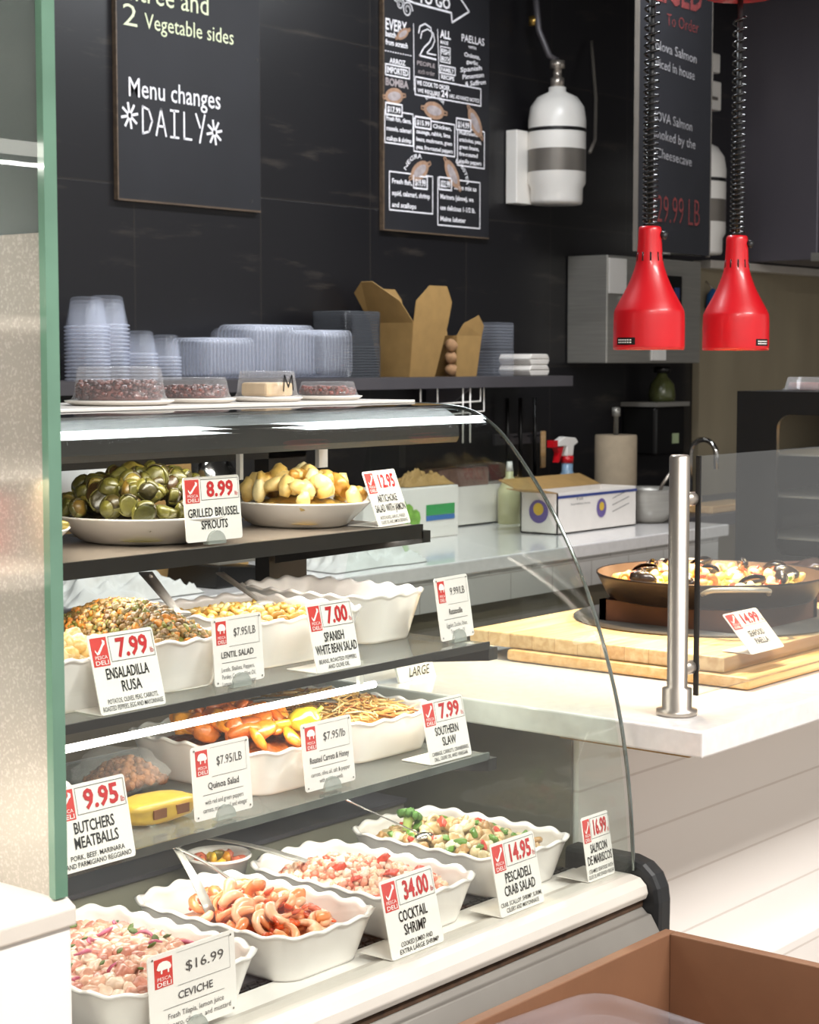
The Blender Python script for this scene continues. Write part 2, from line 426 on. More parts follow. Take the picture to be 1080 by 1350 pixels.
# stainless wall cladding right of the tiles
struct(MB().box(5.98, 8.9, 3.47, 3.499, 0.0, 1.755).build('trim_1', M['steel_wall']))
struct(MB().box(5.97, 8.9, 3.42, 3.499, 1.735, 1.765).build('trim_2', M['cream_metal'], bevel=.003))

# ------------------------------------------------------------------ big fixed things
# ---- back counter along the dark wall
t = thing('back_counter', 'long white tiled counter with a pale slab top along the dark wall', 'counter', (3.7, 3.1, 0))
MB().box(0.6, 5.0, 2.79, 3.498, 0.865, 0.90).build('countertop', M['quartz'], t, bevel=.003)
MB().box(0.6, 4.97, 2.81, 3.49, 0.78, 0.865).build('tiled_apron', M['subway'], t)
MB().box(0.6, 4.95, 2.86, 3.49, 0.0, 0.78).build('base', M['endpanel'], t)
# ---- paella counter
t = thing('serving_counter', 'white quartz counter with white boarded front holding the paella pan', 'counter', (3.4, 1.6, 0))
MB().box(2.165, 5.6, 1.244, 1.98, 0.863, 0.90).build('countertop', M['quartz'], t, bevel=.003)
MB().box(2.25, 5.6, 1.50, 1.94, 0.0, 0.863).build('base', M['boards'], t)
MB().box(2.244, 2.25, 1.51, 1.94, 0, .863).build('end_panel', M['endpanel'], t)
MB().box(2.25, 5.6, 1.455, 1.50, 0.0, 0.40).build('plinth', M['boards'], t, bevel=.003)
MB().box(2.20, 2.262, 1.285, 1.50, 0.853, 0.863).build('bracket', M['kraft'], t)

# ---- hood, third-side steel things
t = thing('exhaust_hood', 'dark stainless exhaust hood hanging at the right of the wall', 'hood', (7.2, 3.3, 1.75))
b = MB().extrude([(3.16, 1.77), (3.498, 1.77), (3.498, 2.84), (3.16, 2.84)], 'x', 6.29, 8.6); b.build('shell', M['hood'], t, bevel=.004)
MB().box(6.28, 8.62, 3.145, 3.18, 1.765, 1.795).build('lower_lip', M['steel'], t)

# ---- wall shelf
t = thing('wall_shelf', 'long dark steel shelf on the tiled wall full of takeout containers', 'shelf', (3.8, 3.4, 1.34))
MB().box(1.9, 4.84, 3.26, 3.495, 1.338, 1.352).add([], []).box(1.9, 4.84, 3.26, 3.266, 1.32, 1.338).build('board', M['steel_dark'], t)
for x in (2.2, 3.3, 4.4):
    MB().extrude([(3.495, 1.338), (3.30, 1.338), (3.495, 1.20)], 'x', x - .004, x + .004).build('bracket', M['steel_dark'], t)
ZS = 1.352


def wire(pts, name, m, parent, r=.0025): return MB().tube(pts, r, 6).build(name, m, parent)
t = thing('wire_rack', 'thin white wire hanger hooked under the wall shelf', 'wire rack', (4.25, 3.28, 1.335))
Y = 3.28
wire([(4.10, Y, 1.335), (4.10, Y, 1.245), (4.13, Y, 1.24), (4.40, Y, 1.25), (4.40, Y, 1.335)], 'outer_loop', M['white_metal'], t)
wire([(4.17, Y - .006, 1.335), (4.17, Y - .006, 1.275), (4.375, Y - .006, 1.28), (4.375, Y - .006, 1.335)], 'inner_loop', M['white_metal'], t)
for x in (4.285, 4.32): wire([(x, Y - .01, 1.335), (x, Y - .01, 1.16)], 'hook', M['white_metal'], t)

# ---- chalkboards
YB = 3.485
t = thing('chalkboard', 'black chalkboard on the tiles saying the menu changes daily', 'chalkboard', (3.41, 3.49, 2.3))
MB().box(3.157, 3.667, 3.487, 3.499, 1.802, 2.80).build('board', M['chalk_bg'], t)
b = MB().box(3.153, 3.157, 3.485, 3.499, 1.798, 2.80).box(3.157, 3.667, 3.485, 3.499, 1.797, 1.802)
b.build('wooden_edge', M['wood_trim'], t)
y = 3.4855
b = MB(); text(b, 'Entree and', 3.165, 3.475, 2.292, 2.345, y, .0); b.build('green_lettering', M['chalk_g'], t)
b = MB(); text(b, '2', 3.178, 3.225, 2.228, 2.283, y, -.005)
text(b, 'Vegetable sides', 3.25, 3.567, 2.229, 2.268, y, .0)
b.build('green_lettering', M['chalk_g'], t)
b = MB(); text(b, 'Menu changes', 3.194, 3.516, 2.056, 2.104, y, .004)
def letters(b, x0, dx, z0, h, wd):
    L = {'D': [[(0, 0), (0, 1), (.55, .9), (.85, .5), (.55, .1), (0, 0)]], 'A': [[(0, 0), (.45, 1), (.9, 0)], [(.2, .35), (.72, .35)]],
         'I': [[(.45, 0), (.45, 1)], [(.1, 1), (.85, 1)], [(.1, 0), (.85, 0)]], 'L': [[(.15, 1), (.15, 0), (.85, 0)]], 'Y': [[(.05, 1), (.45, .5)], [(.9, 1), (.4, -.08)]]}
    for i, ch in enumerate('DAILY'):
        for st in L[ch]: b.ribbon([(x0 + dx * (i + p[0] * .82), z0 + p[1] * h) for p in st], wd, y)
letters(b, 3.24, .046, 1.968, .067, .0055)
for cx, cz in ((3.196, 2.008), (3.493, 1.994)):
    for a in range(4): b.ribbon([(cx - .027 * math.cos(a * PI / 4 + .2), cz - .031 * math.sin(a * PI / 4 + .2)), (cx + .027 * math.cos(a * PI / 4 + .2), cz + .031 * math.sin(a * PI / 4 + .2))], .0065, y)
b.build('white_lettering', M['chalk_w'], t)
for x, z in ((3.632, 1.826), (3.655, 2.20)):
    MB().lathe([(0, -.003), (.004, -.003), (.005, 0)], n=10).xf(Matrix.Translation((x, 3.4865, z)) @ Matrix.Rotation(PI / 2, 4, 'X')).build('screw', M['nickel'], t)

t = thing('menu_board', 'tall black to-go menu chalkboard with boxed prices and drawn pans', 'chalkboard', (4.43, 3.49, 2.3))
MB().box(4.188, 4.70, 3.487, 3.499, 1.782, 2.82).build('board', M['chalk_bg'], t)
MB().box(4.182, 4.188, 3.485, 3.499, 1.778, 2.82).box(4.188, 4.70, 3.4855, 3.499, 1.778, 1.782).build('wooden_edge', M['wood_trim'], t)
b = MB()
b.ribbon([(4.26, 2.458), (4.325, 2.449), (4.505, 2.446), (4.509, 2.418), (4.594, 2.462), (4.53, 2.51)], .006, y)
for cx, cz, r in ((4.262, 2.437, .018), (4.295, 2.425, .024), (4.245, 2.455, .02)):
    b.ribbon([(cx + r * (1 - k / 26) * math.cos(k * .55), cz + r * (1 - k / 26) * math.sin(k * .55)) for k in range(20)], .005, y)
text(b, 'TO GO', 4.345, 4.50, 2.455, 2.486, y, .03)
text(b, 'EVERY', 4.194, 4.292, 2.356, 2.388, y, .02); text(b, 'batch', 4.194, 4.242, 2.336, 2.352, y, .03); text(b, 'from scratch', 4.194, 4.296, 2.313, 2.328, y, .03)
for k in range(11): b.ribbon([(4.192 + k * .0115, 2.294), (4.197 + k * .0115, 2.294)], .003, y)
text(b, 'ARROZ', 4.212, 4.286, 2.262, 2.276, y, .03)
b.frame(4.194, 4.304, 2.226, 2.257, .004, y); text(b, 'IMPORTED', 4.2, 4.298, 2.233, 2.251, y, .03)
b.ribbon([(4.323, 2.388), (4.326, 2.195)], .003, y); b.ribbon([(4.438, 2.388), (4.446, 2.24)], .003, y)
# big outlined 2
two = [(4.347, 2.365), (4.353, 2.385), (4.378, 2.396), (4.405, 2.388), (4.412, 2.366), (4.40, 2.346), (4.372, 2.325), (4.352, 2.30), (4.43, 2.298)]
b.ribbon(two, .005, y); b.ribbon([(p[0] + (.012 if i > 1 else .01), p[1] - .014) for i, p in enumerate(two[:7])] + [(4.375, 2.311), (4.43, 2.311)], .004, y)
text(b, 'ALL', 4.45, 4.503, 2.366, 2.389, y, .03); text(b, 'PAELLAS', 4.557, 4.672, 2.369, 2.391, y, .01); text(b, 'WITH', 4.59, 4.63, 2.352, 2.36, y, .02)
text(b, 'MADE', 4.452, 4.49, 2.348, 2.358, y, .03)
b.frame(4.452, 4.50, 2.295, 2.34, .003, y); text(b, 'FISH', 4.456, 4.496, 2.318, 2.334, y, .03); text(b, 'BROTH', 4.456, 4.496, 2.299, 2.312, y, .03)
b.frame(4.45, 4.525, 2.262, 2.284, .004, y); text(b, 'FAMILY', 4.456, 4.52, 2.267, 2.279, y, .03); text(b, 'RECIPE', 4.456, 4.52, 2.245, 2.257, y, .03)
text(b, 'Onions,', 4.57, 4.65, 2.325, 2.338, y, .02); text(b, 'garlic', 4.58, 4.64, 2.306, 2.318, y, .02)
for k, s_ in enumerate(('Spanish', 'Pimenton', '& Saffron')): text(b, s_, 4.55 + .012 * k, 4.66 + .01 * k, 2.275 - .02 * k, 2.289 - .02 * k, y, .02, slope=.18)
b.frame(4.331, 4.655, 2.184, 2.236, .004, y)
text(b, 'WE COOK TO ORDER,', 4.338, 4.50, 2.214, 2.227, y, .03); text(b, 'WE REQUIRE', 4.342, 4.45, 2.193, 2.204, y, .02); text(b, '24', 4.456, 4.49, 2.192, 2.211, y, .03); text(b, 'HRS. ADVANCE NOTICE', 4.497, 4.648, 2.193, 2.204, y, .02)
b.build('white_lettering', M['chalk_w'], t)
def block(x0, x1, z0, z1, lines, wfr, hh):
    b = MB(); b.frame(x0, x1, z0, z1, .004, y)
    for i, (s_, wf) in enumerate(zip(lines, wfr)):
        zz = z1 - (i + .85) * (z1 - z0) / (len(lines) + .25) + (0 if len(lines) > 3 else -.004)
        off = .08 if wf > 0 else 1 - .04 + wf
        a = x0 + (x1 - x0) * (.06 if wf > 0 else .96 + wf); e = a + (x1 - x0) * abs(wf) * .92
        text(b, s_, a, e, zz, zz + hh, y, .025)
    b.build('text_box', M['chalk_w'], t)
block(4.19, 4.321, 2.032, 2.125, ('Fresh fish, clams,', 'mussels, calamari', 'scallops & shrimp'), (.95, .95, .95), .013)
block(4.325, 4.523, 2.018, 2.114, ('Chicken,', 'sausage, rabbit, lima', 'beans, mushrooms, green', 'peas, fire-roasted peppers'), (-.5, .9, .95, .97), .012)
block(4.537, 4.674, 1.994, 2.107, ('Mushrooms,', 'artichokes, peas,', 'green beans,', 'fire-roasted', 'piquillo peppers'), (.75, .9, .8, .75, .9), .012)
block(4.211, 4.415, 1.839, 1.950, ('Fresh fish,', 'squid, calamari, shrimp', 'and scallops'), (.5, .95, .6), .014)
block(4.440, 4.652, 1.808, 1.949, ('Same mix as', 'Marinera (above), we', 'use delicious 1-1/2 lb.', 'Maine lobster'), (-.58, .85, .9, .65), .014)
for x0, x1, z0, z1, s_ in ((4.193, 4.268, 2.113, 2.146, '$17.99'), (4.33, 4.405, 2.089, 2.12, '$15.99'), (4.53, 4.602, 2.101, 2.135, '$14.99'), (4.322, 4.387, 1.91, 1.946, '$19.99'), (4.445, 4.506, 1.915, 1.951, '$22.99')):
    pb = MB().box(x0, x1, 3.4848, 3.4862, z0, z1).build('price_box', M['chalk_bg'], t); pr = MB(); pr.frame(x0, x1, z0, z1, .005, 3.4842); text(pr, s_, x0 + .007, x1 - .007, z0 + .008, z1 - .009, 3.4842, .03); pr.build('price_lettering', M['chalk_w'], pb)
for cx, cz, rx, rz, ang, word in ((4.232, 2.168, .042, .024, .15, ''), (4.42, 2.146, .05, .026, -.05, 'VALENCIANA'), (4.625, 2.13, .05, .026, -.9, ''), (4.352, 1.962, .046, .026, .5, 'NEGRA'), (4.51, 1.965, .05, .026, -.85, 'LOBSTER'), (4.272, 2.352, .03, .014, .5, '')):
    pans = MB(); inn = MB(); arcs = MB(); ca, sa = math.cos(ang), math.sin(ang)
    def ring(k, a, b_): u = (rx * k * math.cos(a), rz * b_ * math.sin(a)); return (cx + u[0] * ca - u[1] * sa, cz + u[0] * sa + u[1] * ca)
    n = 20
    pans.add([(ring(1, 2 * PI * i / n, 1)[0], 3.4846, ring(1, 2 * PI * i / n, 1)[1]) for i in range(n)], [tuple(range(n))])
    inn.add([(ring(.72, 2 * PI * i / n, .55)[0], 3.4840, ring(.72, 2 * PI * i / n, .55)[1]) for i in range(n)], [tuple(range(n))])
    for s_ in (-1, 1): pans.ribbon([ring(s_ * 1.0, .35, .6), ring(s_ * 1.28, .25, .6), ring(s_ * 1.28, -.25, .6), ring(s_ * 1.0, -.35, .6)], .005, 3.4838)
    if word: arctext(arcs, word, cx, cz - .035, .072, ang + PI / 2 + .62, ang + PI / 2 - .62, .013, 3.4842); arcs.build('arched_lettering', M['chalk_w'], t)
    dp = pans.build('drawn_pan', M['chalk_t'], t); inn.build('drawn_filling', M['chalk_gr'], dp)
b = MB(); text(b, 'BOMBA', 4.194, 4.3, 2.197, 2.218, y, .04); b.build('grey_lettering', M['chalk_gr'], t)
b = MB(); text(b, 'PEOPLE', 4.34, 4.426, 2.272, 2.284, y, .02); text(b, 'each order', 4.345, 4.425, 2.248, 2.262, y, .0)
b.build('grey_lettering', M['chalk_gr'], t)

t = thing('hanging_board', 'black board with dull red sliced salmon prices hanging behind the left lamp', 'chalkboard', (4.76, 2.85, 2.2))
MB().box(4.555, 4.962, 2.85, 2.862, 1.715, 2.78).build('board', M['chalk_bg'], t)
MB().box(4.550, 4.555, 2.849, 2.863, 1.711, 2.78).box(4.962, 4.966, 2.849, 2.863, 1.711, 2.78).build('edge_strip', M['grey_trim'], t)
b = MB(); yb = 2.8485
text(b, 'SLICED', 4.58, 4.90, 2.43, 2.53, yb, .02); text(b, 'To Order', 4.70, 4.88, 2.365, 2.40, yb, -.01)
b.build('red_lettering', M['chalk_r'], t)
b = MB(); text(b, '$29.99 LB', 4.62, 4.90, 1.80, 1.88, yb, -.01)
b.build('red_lettering', M['chalk_r'], t)
b = MB()
for s_, x0, x1, z in (('Nova Salmon', 4.64, 4.87, 2.29), ('sliced in house', 4.64, 4.86, 2.24), ('NOVA Salmon', 4.62, 4.85, 2.09), ('smoked by the', 4.63, 4.87, 2.04), ('Cheesecave', 4.65, 4.85, 1.985)): text(b, s_, x0, x1, z, z + .028, yb, .0, slope=-.06); b.build('smudged_lettering', M['chalk_s'], t); b = MB()

# ---- fire suppression cylinder and pipes
def cylinder(x, yy, z0, label, sc_=1.0, gauge=True):
    t = thing('pressure_cylinder', label, 'gas cylinder', (x, yy, z0), 'white pressure cylinders on the wall')
    r = .092 * sc_; h = .355 * sc_
    MB().lathe([(0, 0), (r * .86, 0), (r * .9, .01), (r * .9, .05 * sc_), (r, .065 * sc_), (r, h - .09 * sc_), (r * .93, h - .05 * sc_), (r * .7, h - .02 * sc_), (r * .3, h - .002), (r * .3, h + .012), (0, h + .012)], (x, yy, z0), 40).build('body', M['white_metal'], t)
    MB().lathe([(r * 1.005, .10 * sc_), (r * 1.005, .17 * sc_)], (x, yy, z0), 40).build('label_band', M['grey_trim'], t)
    b = MB(); 
    MB().lathe([(r * 1.012, .225 * sc_), (r * 1.012, .236 * sc_)], (x, yy, z0), 40).build('strap', M['black_metal'], t)
    MB().lathe([(0, 0), (.022, 0), (.022, .03), (.014, .035), (.014, .06), (.024, .062), (.024, .085), (0, .085)], (x, yy, z0 + h + .01), 16).build('valve', M['nickel'], t)
    MB().box(x - r * 1.32, x - r * .3, 3.455, 3.498, z0, z0 + .23).build('wall_bracket', M['white_metal'], t, bevel=.003)
    return t
cylinder(4.925, 3.385, 1.895, 'white cylinder on the wall beside the to-go menu board')
cylinder(5.80, 3.385, 1.775, 'white cylinder half hidden behind the hanging salmon board', 1.12)
t = thing('wall_pipe', 'dark bent pipe with brass fitting above the first white cylinder', 'pipe', (4.9, 3.44, 2.3))
MB().tube([(4.925, 3.385, 2.345), (4.90, 3.40, 2.36), (4.885, 3.43, 2.44), (4.885, 3.45, 2.60), (4.93, 3.45, 2.64), (5.25, 3.45, 2.66)], .011, 8).build('pipe', M['steel_dark'], t)
MB().lathe([(0, -.014), (.016, -.014), (.016, .014), (0, .014)], (4.885, 3.45, 2.47), 12).build('brass_fitting', mat('brass', '#a98a4a', .3, .9), t)
o = MB().tube([(5.00, 3.31, 2.06), (5.09, 3.35, 2.11), (5.2, 3.42, 2.26), (5.24, 3.46, 2.40), (5.26, 3.48, 2.46)], .006, 8).build('hose', M['grey_trim'], None, (5.14, 3.4, 2.2))
tag_it(o, 'thin grey hose curving up from the white cylinder', 'hose')
t = thing('pull_station', 'white emergency pull box on the wall behind the right lamp cord', 'alarm box', (6.04, 3.46, 2.32))
MB().box(5.96, 6.10, 3.46, 3.498, 2.315, 2.42).box(5.98, 6.09, 3.46, 3.498, 2.45, 2.52).box(6.01, 6.05, 3.465, 3.498, 2.41, 2.46).build('housing', M['white_metal'], t, bevel=.006)
MB().box(6.00, 6.06, 3.452, 3.46, 2.35, 2.36).build('handle', M['grey_trim'], t)

# ---- steel cabinet with card and controls
t = thing('steel_cabinet', 'stainless wall cabinet with a white card behind the left red lamp', 'cabinet', (5.44, 3.42, 1.39))
MB().box(5.155, 5.76, 3.34, 3.498, 1.39, 1.745).build('body', M['steel'], t, bevel=.004)
MB().box(5.162, 5.265, 3.335, 3.34, 1.62, 1.735).build('card', M['white_metal'], t)
for z in (1.60, 1.55): MB().box(5.24, 5.30, 3.332, 3.34, z, z + .014).build('handle', M['chrome'], t)
MB().box(5.52, 5.62, 3.334, 3.34, 1.56, 1.69).build('display', M['black_metal'], t)
MB().box(5.57, 5.60, 3.331, 3.334, 1.61, 1.65).build('screen', mat('blue_screen', '#3a4a78', .3), t)
MB().box(5.43, 5.52, 3.334, 3.34, 1.40, 1.455).build('notice', M['paper_w'], t)
t = thing('scrub_brush', 'small blue brush hanging on the steel wall between the lamps', 'brush', (6.02, 3.44, 1.6))
MB().lathe([(0, 0), (.028, 0), (.022, .05), (.008, .07), (0, .075)], (6.02, 3.44, 1.59), 14).build('head', mat('blue_plastic', '#2a5f9a', .5), t)
MB().tube([(6.02, 3.44, 1.60), (5.985, 3.43, 1.53)], .008, 8).build('handle', M['black_metal'], t)
MB().tube([(6.02, 3.44, 1.66), (6.02, 3.468, 1.69)], .003, 6).build('hook', M['nickel'], t)

# ---- soap dispenser on the dark tiles
t = thing('soap_dispenser', 'black wall dispenser with a silver top below the steel cabinet', 'dispenser', (5.62, 3.4, 1.1))
MB().box(5.50, 5.70, 3.36, 3.498, 1.07, 1.24).build('body', M['black_metal'], t, bevel=.01)
MB().box(5.49, 5.71, 3.35, 3.498, 1.24, 1.255).build('top_tray', M['steel'], t)
MB().box(5.61, 5.65, 3.357, 3.36, 1.11, 1.145).build('label', mat('pale_green_label', '#a5b48c', .6), t)
t = thing('squeeze_bottle', 'dark bottle with pale front standing on the wall dispenser', 'bottle', (5.62, 3.41, 1.255))
MB().lathe([(0, 0), (.045, 0), (.048, .02), (.042, .06), (.026, .08), (.018, .09), (.018, .10), (0, .10)], (5.62, 3.41, 1.256), 18).build('body', mat('olive_glass', '#4b4f2e', .25), t)
MB().lathe([(0, 0), (.03, 0), (.03, .02), (0, .022)], (5.62, 3.41, 1.357), 16).build('cap', M['black_metal'], t)

# ---- utensils hanging below the shelf end
t = thing('utensil_rail', 'dark steel rail on the tiles with hanging ladles', 'rail', (4.85, 3.47, 1.15))
MB().box(4.74, 4.99, 3.488, 3.498, 1.13, 1.165).build('bar', M['steel_dark'], t)
for x in (4.77, 4.84, 4.92, 4.965): MB().tube([(x, 3.488, 1.155), (x, 3.472, 1.155), (x, 3.468, 1.17)], .003, 6).build('hook', M['steel_dark'], t)
for i, (x, L) in enumerate(((4.77, .24), (4.84, .28), (4.92, .26))):
    t = thing('ladle', ('leftmost', 'middle', 'rightmost')[i] + ' of the black ladles on the rail below the shelf', 'ladle', (x, 3.465, 1.15), 'black ladles on the rail')
    MB().tube([(x, 3.462, 1.16 + .12), (x, 3.46, 1.16 - L * .5)], .007, 6).build('handle', M['black_metal'], t)
    MB().lathe([(0, -.03), (.022, -.022), (.032, 0)], (x, 3.45, 1.15 - L * .5), 14).build('bowl', M['black_metal'], t, solid=.002)
t = thing('wooden_spatula', 'pale wooden spatula hanging at the right end of the utensil rail', 'spatula', (4.965, 3.46, 1.08))
MB().box(4.952, 4.978, 3.456, 3.464, 1.05, 1.17).build('handle', M['maple_side'], t, bevel=.004)

# ---- things on the back counter
t = thing('cut_carton', 'white carton with a purple round mark open on the back counter', 'box', (4.58, 3.05, .90))
x0, x1, y0, y1, z0, z1 = 4.372, 4.795, 2.995, 3.125, .9005, 1.02
b = MB().box(x0, x1, y0, y0 + .004, z0, z1).box(x0, x1, y1 - .004, y1, z0, z1).box(x0, x0 + .004, y0, y1, z0, z1).box(x1 - .004, x1, y0, y1, z0, z1).box(x0, x1, y0, y1, z0, z0 + .004)
b.build('body', M['foam'], t)
b = MB().add([(x0, y1, z1), (x1, y1, z1), (x1, y1 + .08, z1 + .03), (x0, y1 + .08, z1 + .03)], [(0, 1, 2, 3)]).add([(x0, y0, z1), (x0, y1, z1), (x0 - .07, y1, z1 + .012), (x0 - .07, y0, z1 + .012)], [(0, 1, 2, 3)])
b.build('flap', M['kraft'], t, solid=.003)
purple = mat('purple_print', '#6a5a97', .5); yellow = mat('yellow_print', '#d8b43c', .5); blue = mat('blue_print', '#2f3f80', .5)
MB().box(x0, x1, y0 - .001, y0, z1 - .016, z1 - .008).build('stripe', blue, t)
def disc(mb, c, r, plane, n=20, sq=1.0):
    pts = []
    for i in range(n):
        a = 2 * PI * i / n
        pts.append((c[0] + r * math.cos(a), c[1], c[2] + r * sq * math.sin(a)) if plane == 'XZ' else (c[0], c[1] + r * math.cos(a), c[2] + r * sq * math.sin(a)))
    return mb.add(pts, [tuple(range(n))])
q = disc(MB(), (4.60, y0 - .0015, .965), .026, 'XZ', sq=1.1).build('round_mark', purple, t); disc(MB(), (4.60, y0 - .0025, .97), .013, 'XZ').build('yellow_centre', yellow, q)
q = disc(MB(), (x0 - .0015, 3.06, .965), .034, 'YZ').build('round_mark', purple, t); disc(MB(), (x0 - .0025, 3.06, .972), .018, 'YZ').build('yellow_centre', yellow, q)
b = MB(); text(b, 'Foil', 4.47, 4.50, .995, 1.003, y0 - .0015); text(b, 'Interfolded sheets', 4.44, 4.54, .982, .988, y0 - .0015)
for k in range(3): b.ribbon([(4.66, .95 + .02 * k), (4.75, .97 + .02 * k)], .002, y0 - .0015)
b.build('lettering', M['ink_grey'], t)
t = thing('mixing_bowl', 'steel mixing bowl beside the white carton on the back counter', 'bowl', (4.87, 2.99, .90))
prof = [(.0, .0), (.045, .0), (.06, .008), (.085, .05), (.095, .09), (.10, .105), (.105, .106), (.098, .104), (.091, .09), (.08, .05), (.055, .013), (0, .006)]
MB().lathe(prof, (4.905, 3.02, .9005), 40).build('body', M['steel'], t)
o = MB().tube([(4.93, 3.02, .93), (4.905, 2.97, 1.02), (4.925, 2.95, 1.06)], [.01, .005, .005], 8).build('whisk', M['nickel'], None, (4.9, 3.0, .93)); tag_it(o, 'steel utensil leaning in the mixing bowl', 'utensil')
t = thing('spray_bottle', 'clear blue spray bottle with a red and white trigger behind the carton', 'spray bottle', (4.87, 3.30, .90))
MB().lathe([(0, 0), (.04, 0), (.042, .02), (.042, .09), (.035, .115), (.018, .15), (.018, .175), (0, .175)], (4.87, 3.30, .9005), 24).build('bottle', mat('pale_blue_plastic', '#7f9cb5', .25), t)
MB().lathe([(0, 0), (.02, 0), (.02, .022), (0, .022)], (4.87, 3.30, 1.076), 16).build('collar', M['red_enamel'], t)
b = MB().extrude([(4.85, 1.098), (4.885, 1.098), (4.89, 1.13), (4.915, 1.14), (4.90, 1.155), (4.84, 1.16), (4.80, 1.145), (4.80, 1.13), (4.85, 1.13)], 'y', 3.287, 3.313); b.build('head', M['white_metal'], t, bevel=.003)
MB().extrude([(4.80, 1.125), (4.835, 1.13), (4.825, 1.105), (4.81, 1.08), (4.803, 1.08), (4.812, 1.11)], 'y', 3.29, 3.31).box(4.775, 4.80, 3.288, 3.312, 1.128, 1.15).build('trigger', M['red_enamel'], t)
t = thing('dish_soap_bottle', 'small pale bottle standing left of the spray bottle', 'bottle', (4.60, 3.33, .9))
MB().lathe([(0, 0), (.035, 0), (.036, .1), (.02, .135), (.012, .145), (.012, .16), (0, .16)], (4.60, 3.33, .9005), 20).build('body', mat('pale_soap', '#c9c69a', .3), t)
MB().lathe([(0, 0), (.012, 0), (.008, .03), (0, .03)], (4.60, 3.33, 1.061), 12).build('cap', M['white_metal'], t)
t = thing('salad_box', 'white box with green leaf print on the back counter behind the artichoke card', 'box', (4.05, 3.3, .9))
MB().box(3.78, 4.20, 3.22, 3.36, .9005, 1.045).build('body', M['foam'], t, bevel=.003)
b = MB()
random.seed(3)
for k in range(9):
    cx, cz, r = 3.965 + random.uniform(-.05, .05), .96 + random.uniform(-.03, .035), random.uniform(.018, .03)
    disc(b, (cx, 3.2185 - k * .0002, cz), r, 'XZ', 9)
b.build('leaf_print', mat('leaf_green', '#7fae4a', .5, var=.3, scale=60), t)
MB().box(4.05, 4.18, 3.2185, 3.2195, .965, .995).build('green_label', mat('green_label', '#3c9a55', .5), t)
MB().box(4.05, 4.18, 3.2185, 3.2195, .95, .964).build('blue_label', mat('blue_label', '#3b6fae', .5), t)
t = thing('foam_tray', 'long low white tub along the back wall beside the leaf print box', 'tub', (4.5, 3.4, .9))
b = MB(); b.box(4.29, 4.77, 3.375, 3.38, .9005, 1.02).box(4.29, 4.77, 3.47, 3.475, .9005, 1.02).box(4.29, 4.295, 3.375, 3.475, .9005, 1.02).box(4.765, 4.77, 3.375, 3.475, .9005, 1.02).box(4.29, 4.77, 3.375, 3.475, .9005, .905)
b.build('body', M['foam'], t)
o = MB().box(4.33, 4.58, 3.39, 3.46, .9065, 1.075).build('brown_packet', mat('pinkish_packet', '#7d5f56', .6, var=.2), None, (4.45, 3.42, .91), bevel=.01); tag_it(o, 'brownish packet standing in the long white tub', 'packet')


def lump(rx, ry, rz, seed=0, amp=.25, freq=1.6, sub=2, cut=None):
    bm = bmesh.new(); bmesh.ops.create_icosphere(bm, subdivisions=sub, radius=1)
    for v in bm.verts:
        d = 1 + amp * noise.noise(v.co * freq + Vector((seed * 7.3, seed * 3.1, seed)))
        c = v.co * d
        if cut is not None and c.z > cut: c.z = cut + (c.z - cut) * .15
        v.co = Vector((c.x * rx, c.y * ry, c.z * rz))
    bm.verts.ensure_lookup_table(); mb = MB()
    mb.add([tuple(v.co) for v in bm.verts], [tuple(v.index for v in f.verts) for f in bm.faces], True); bm.free(); return mb
def chunk(rx, ry, rz, seed=0, amp=.2, power=4):
    """squarish cut piece"""
    bm = bmesh.new(); bmesh.ops.create_icosphere(bm, subdivisions=3, radius=1)
    for v in bm.verts:
        k = (abs(v.co.x) ** power + abs(v.co.y) ** power + abs(v.co.z) ** power) ** (-1 / power)
        c = v.co * k * (1 + amp * noise.noise(v.co * 1.3 + Vector((seed * 5.7, seed, seed * 2.9))))
        v.co = Vector((c.x * rx, c.y * ry, c.z * rz))
    mb = MB(); mb.add([tuple(v.co) for v in bm.verts], [tuple(v.index for v in f.verts) for f in bm.faces], True); bm.free(); return mb
def crumple(cx, cy, cz, sx, sy, h, seed, n=34, fold=1.0):
    """a crumpled cloth lying on a surface: a closed puffy sheet with folds"""
    mb = MB(); top = []
    for j in range(n + 1):
        for i in range(n + 1):
            u, v = i / n * 2 - 1, j / n * 2 - 1
            e = max(0, 1 - max(abs(u), abs(v)) ** 3)
            f = abs(noise.noise(Vector((u * 2.2 * fold + seed, v * 2.6 * fold, seed)))) + .5 * abs(noise.noise(Vector((u * 5 + seed, v * 4, seed + 5))))
            wob = 1 + .18 * noise.noise(Vector((u * 1.5, v * 1.5, seed + 9)))
            top.append((cx + u * sx * wob, cy + v * sy * wob, cz + .002 + h * e * (.25 + 1.1 * f)))
    q = [(j * (n + 1) + i, j * (n + 1) + i + 1, (j + 1) * (n + 1) + i + 1, (j + 1) * (n + 1) + i) for j in range(n) for i in range(n)]
    mb.add(top, q, True); k = len(top)
    mb.add([(p[0], p[1], cz + .0008) for p in top], q, True); return mb
o = crumple(4.10, 3.29, 1.045, .10, .05, .045, 4).build('paper_wrap', M['kraft'], None, (4.10, 3.29, 1.045)); tag_it(o, 'crumpled brown paper on top of the leaf print box', 'paper')
o = crumple(2.62, 2.93, .90, .19, .095, .075, 2).build('towel', M['cloth'], None, (2.62, 2.93, .90)); tag_it(o, 'crumpled white towel on the back counter seen above the lentil salad', 'towel')
o = crumple(3.42, 2.93, .90, .17, .08, .075, 11).build('towel', M['cloth'], None, (3.42, 2.93, .90)); tag_it(o, 'crumpled pale cloth on the back counter right of the dark post', 'towel')
t = thing('slate_plate', 'dark round plate on the back counter behind the potato salad', 'plate', (2.42, 2.93, .90))
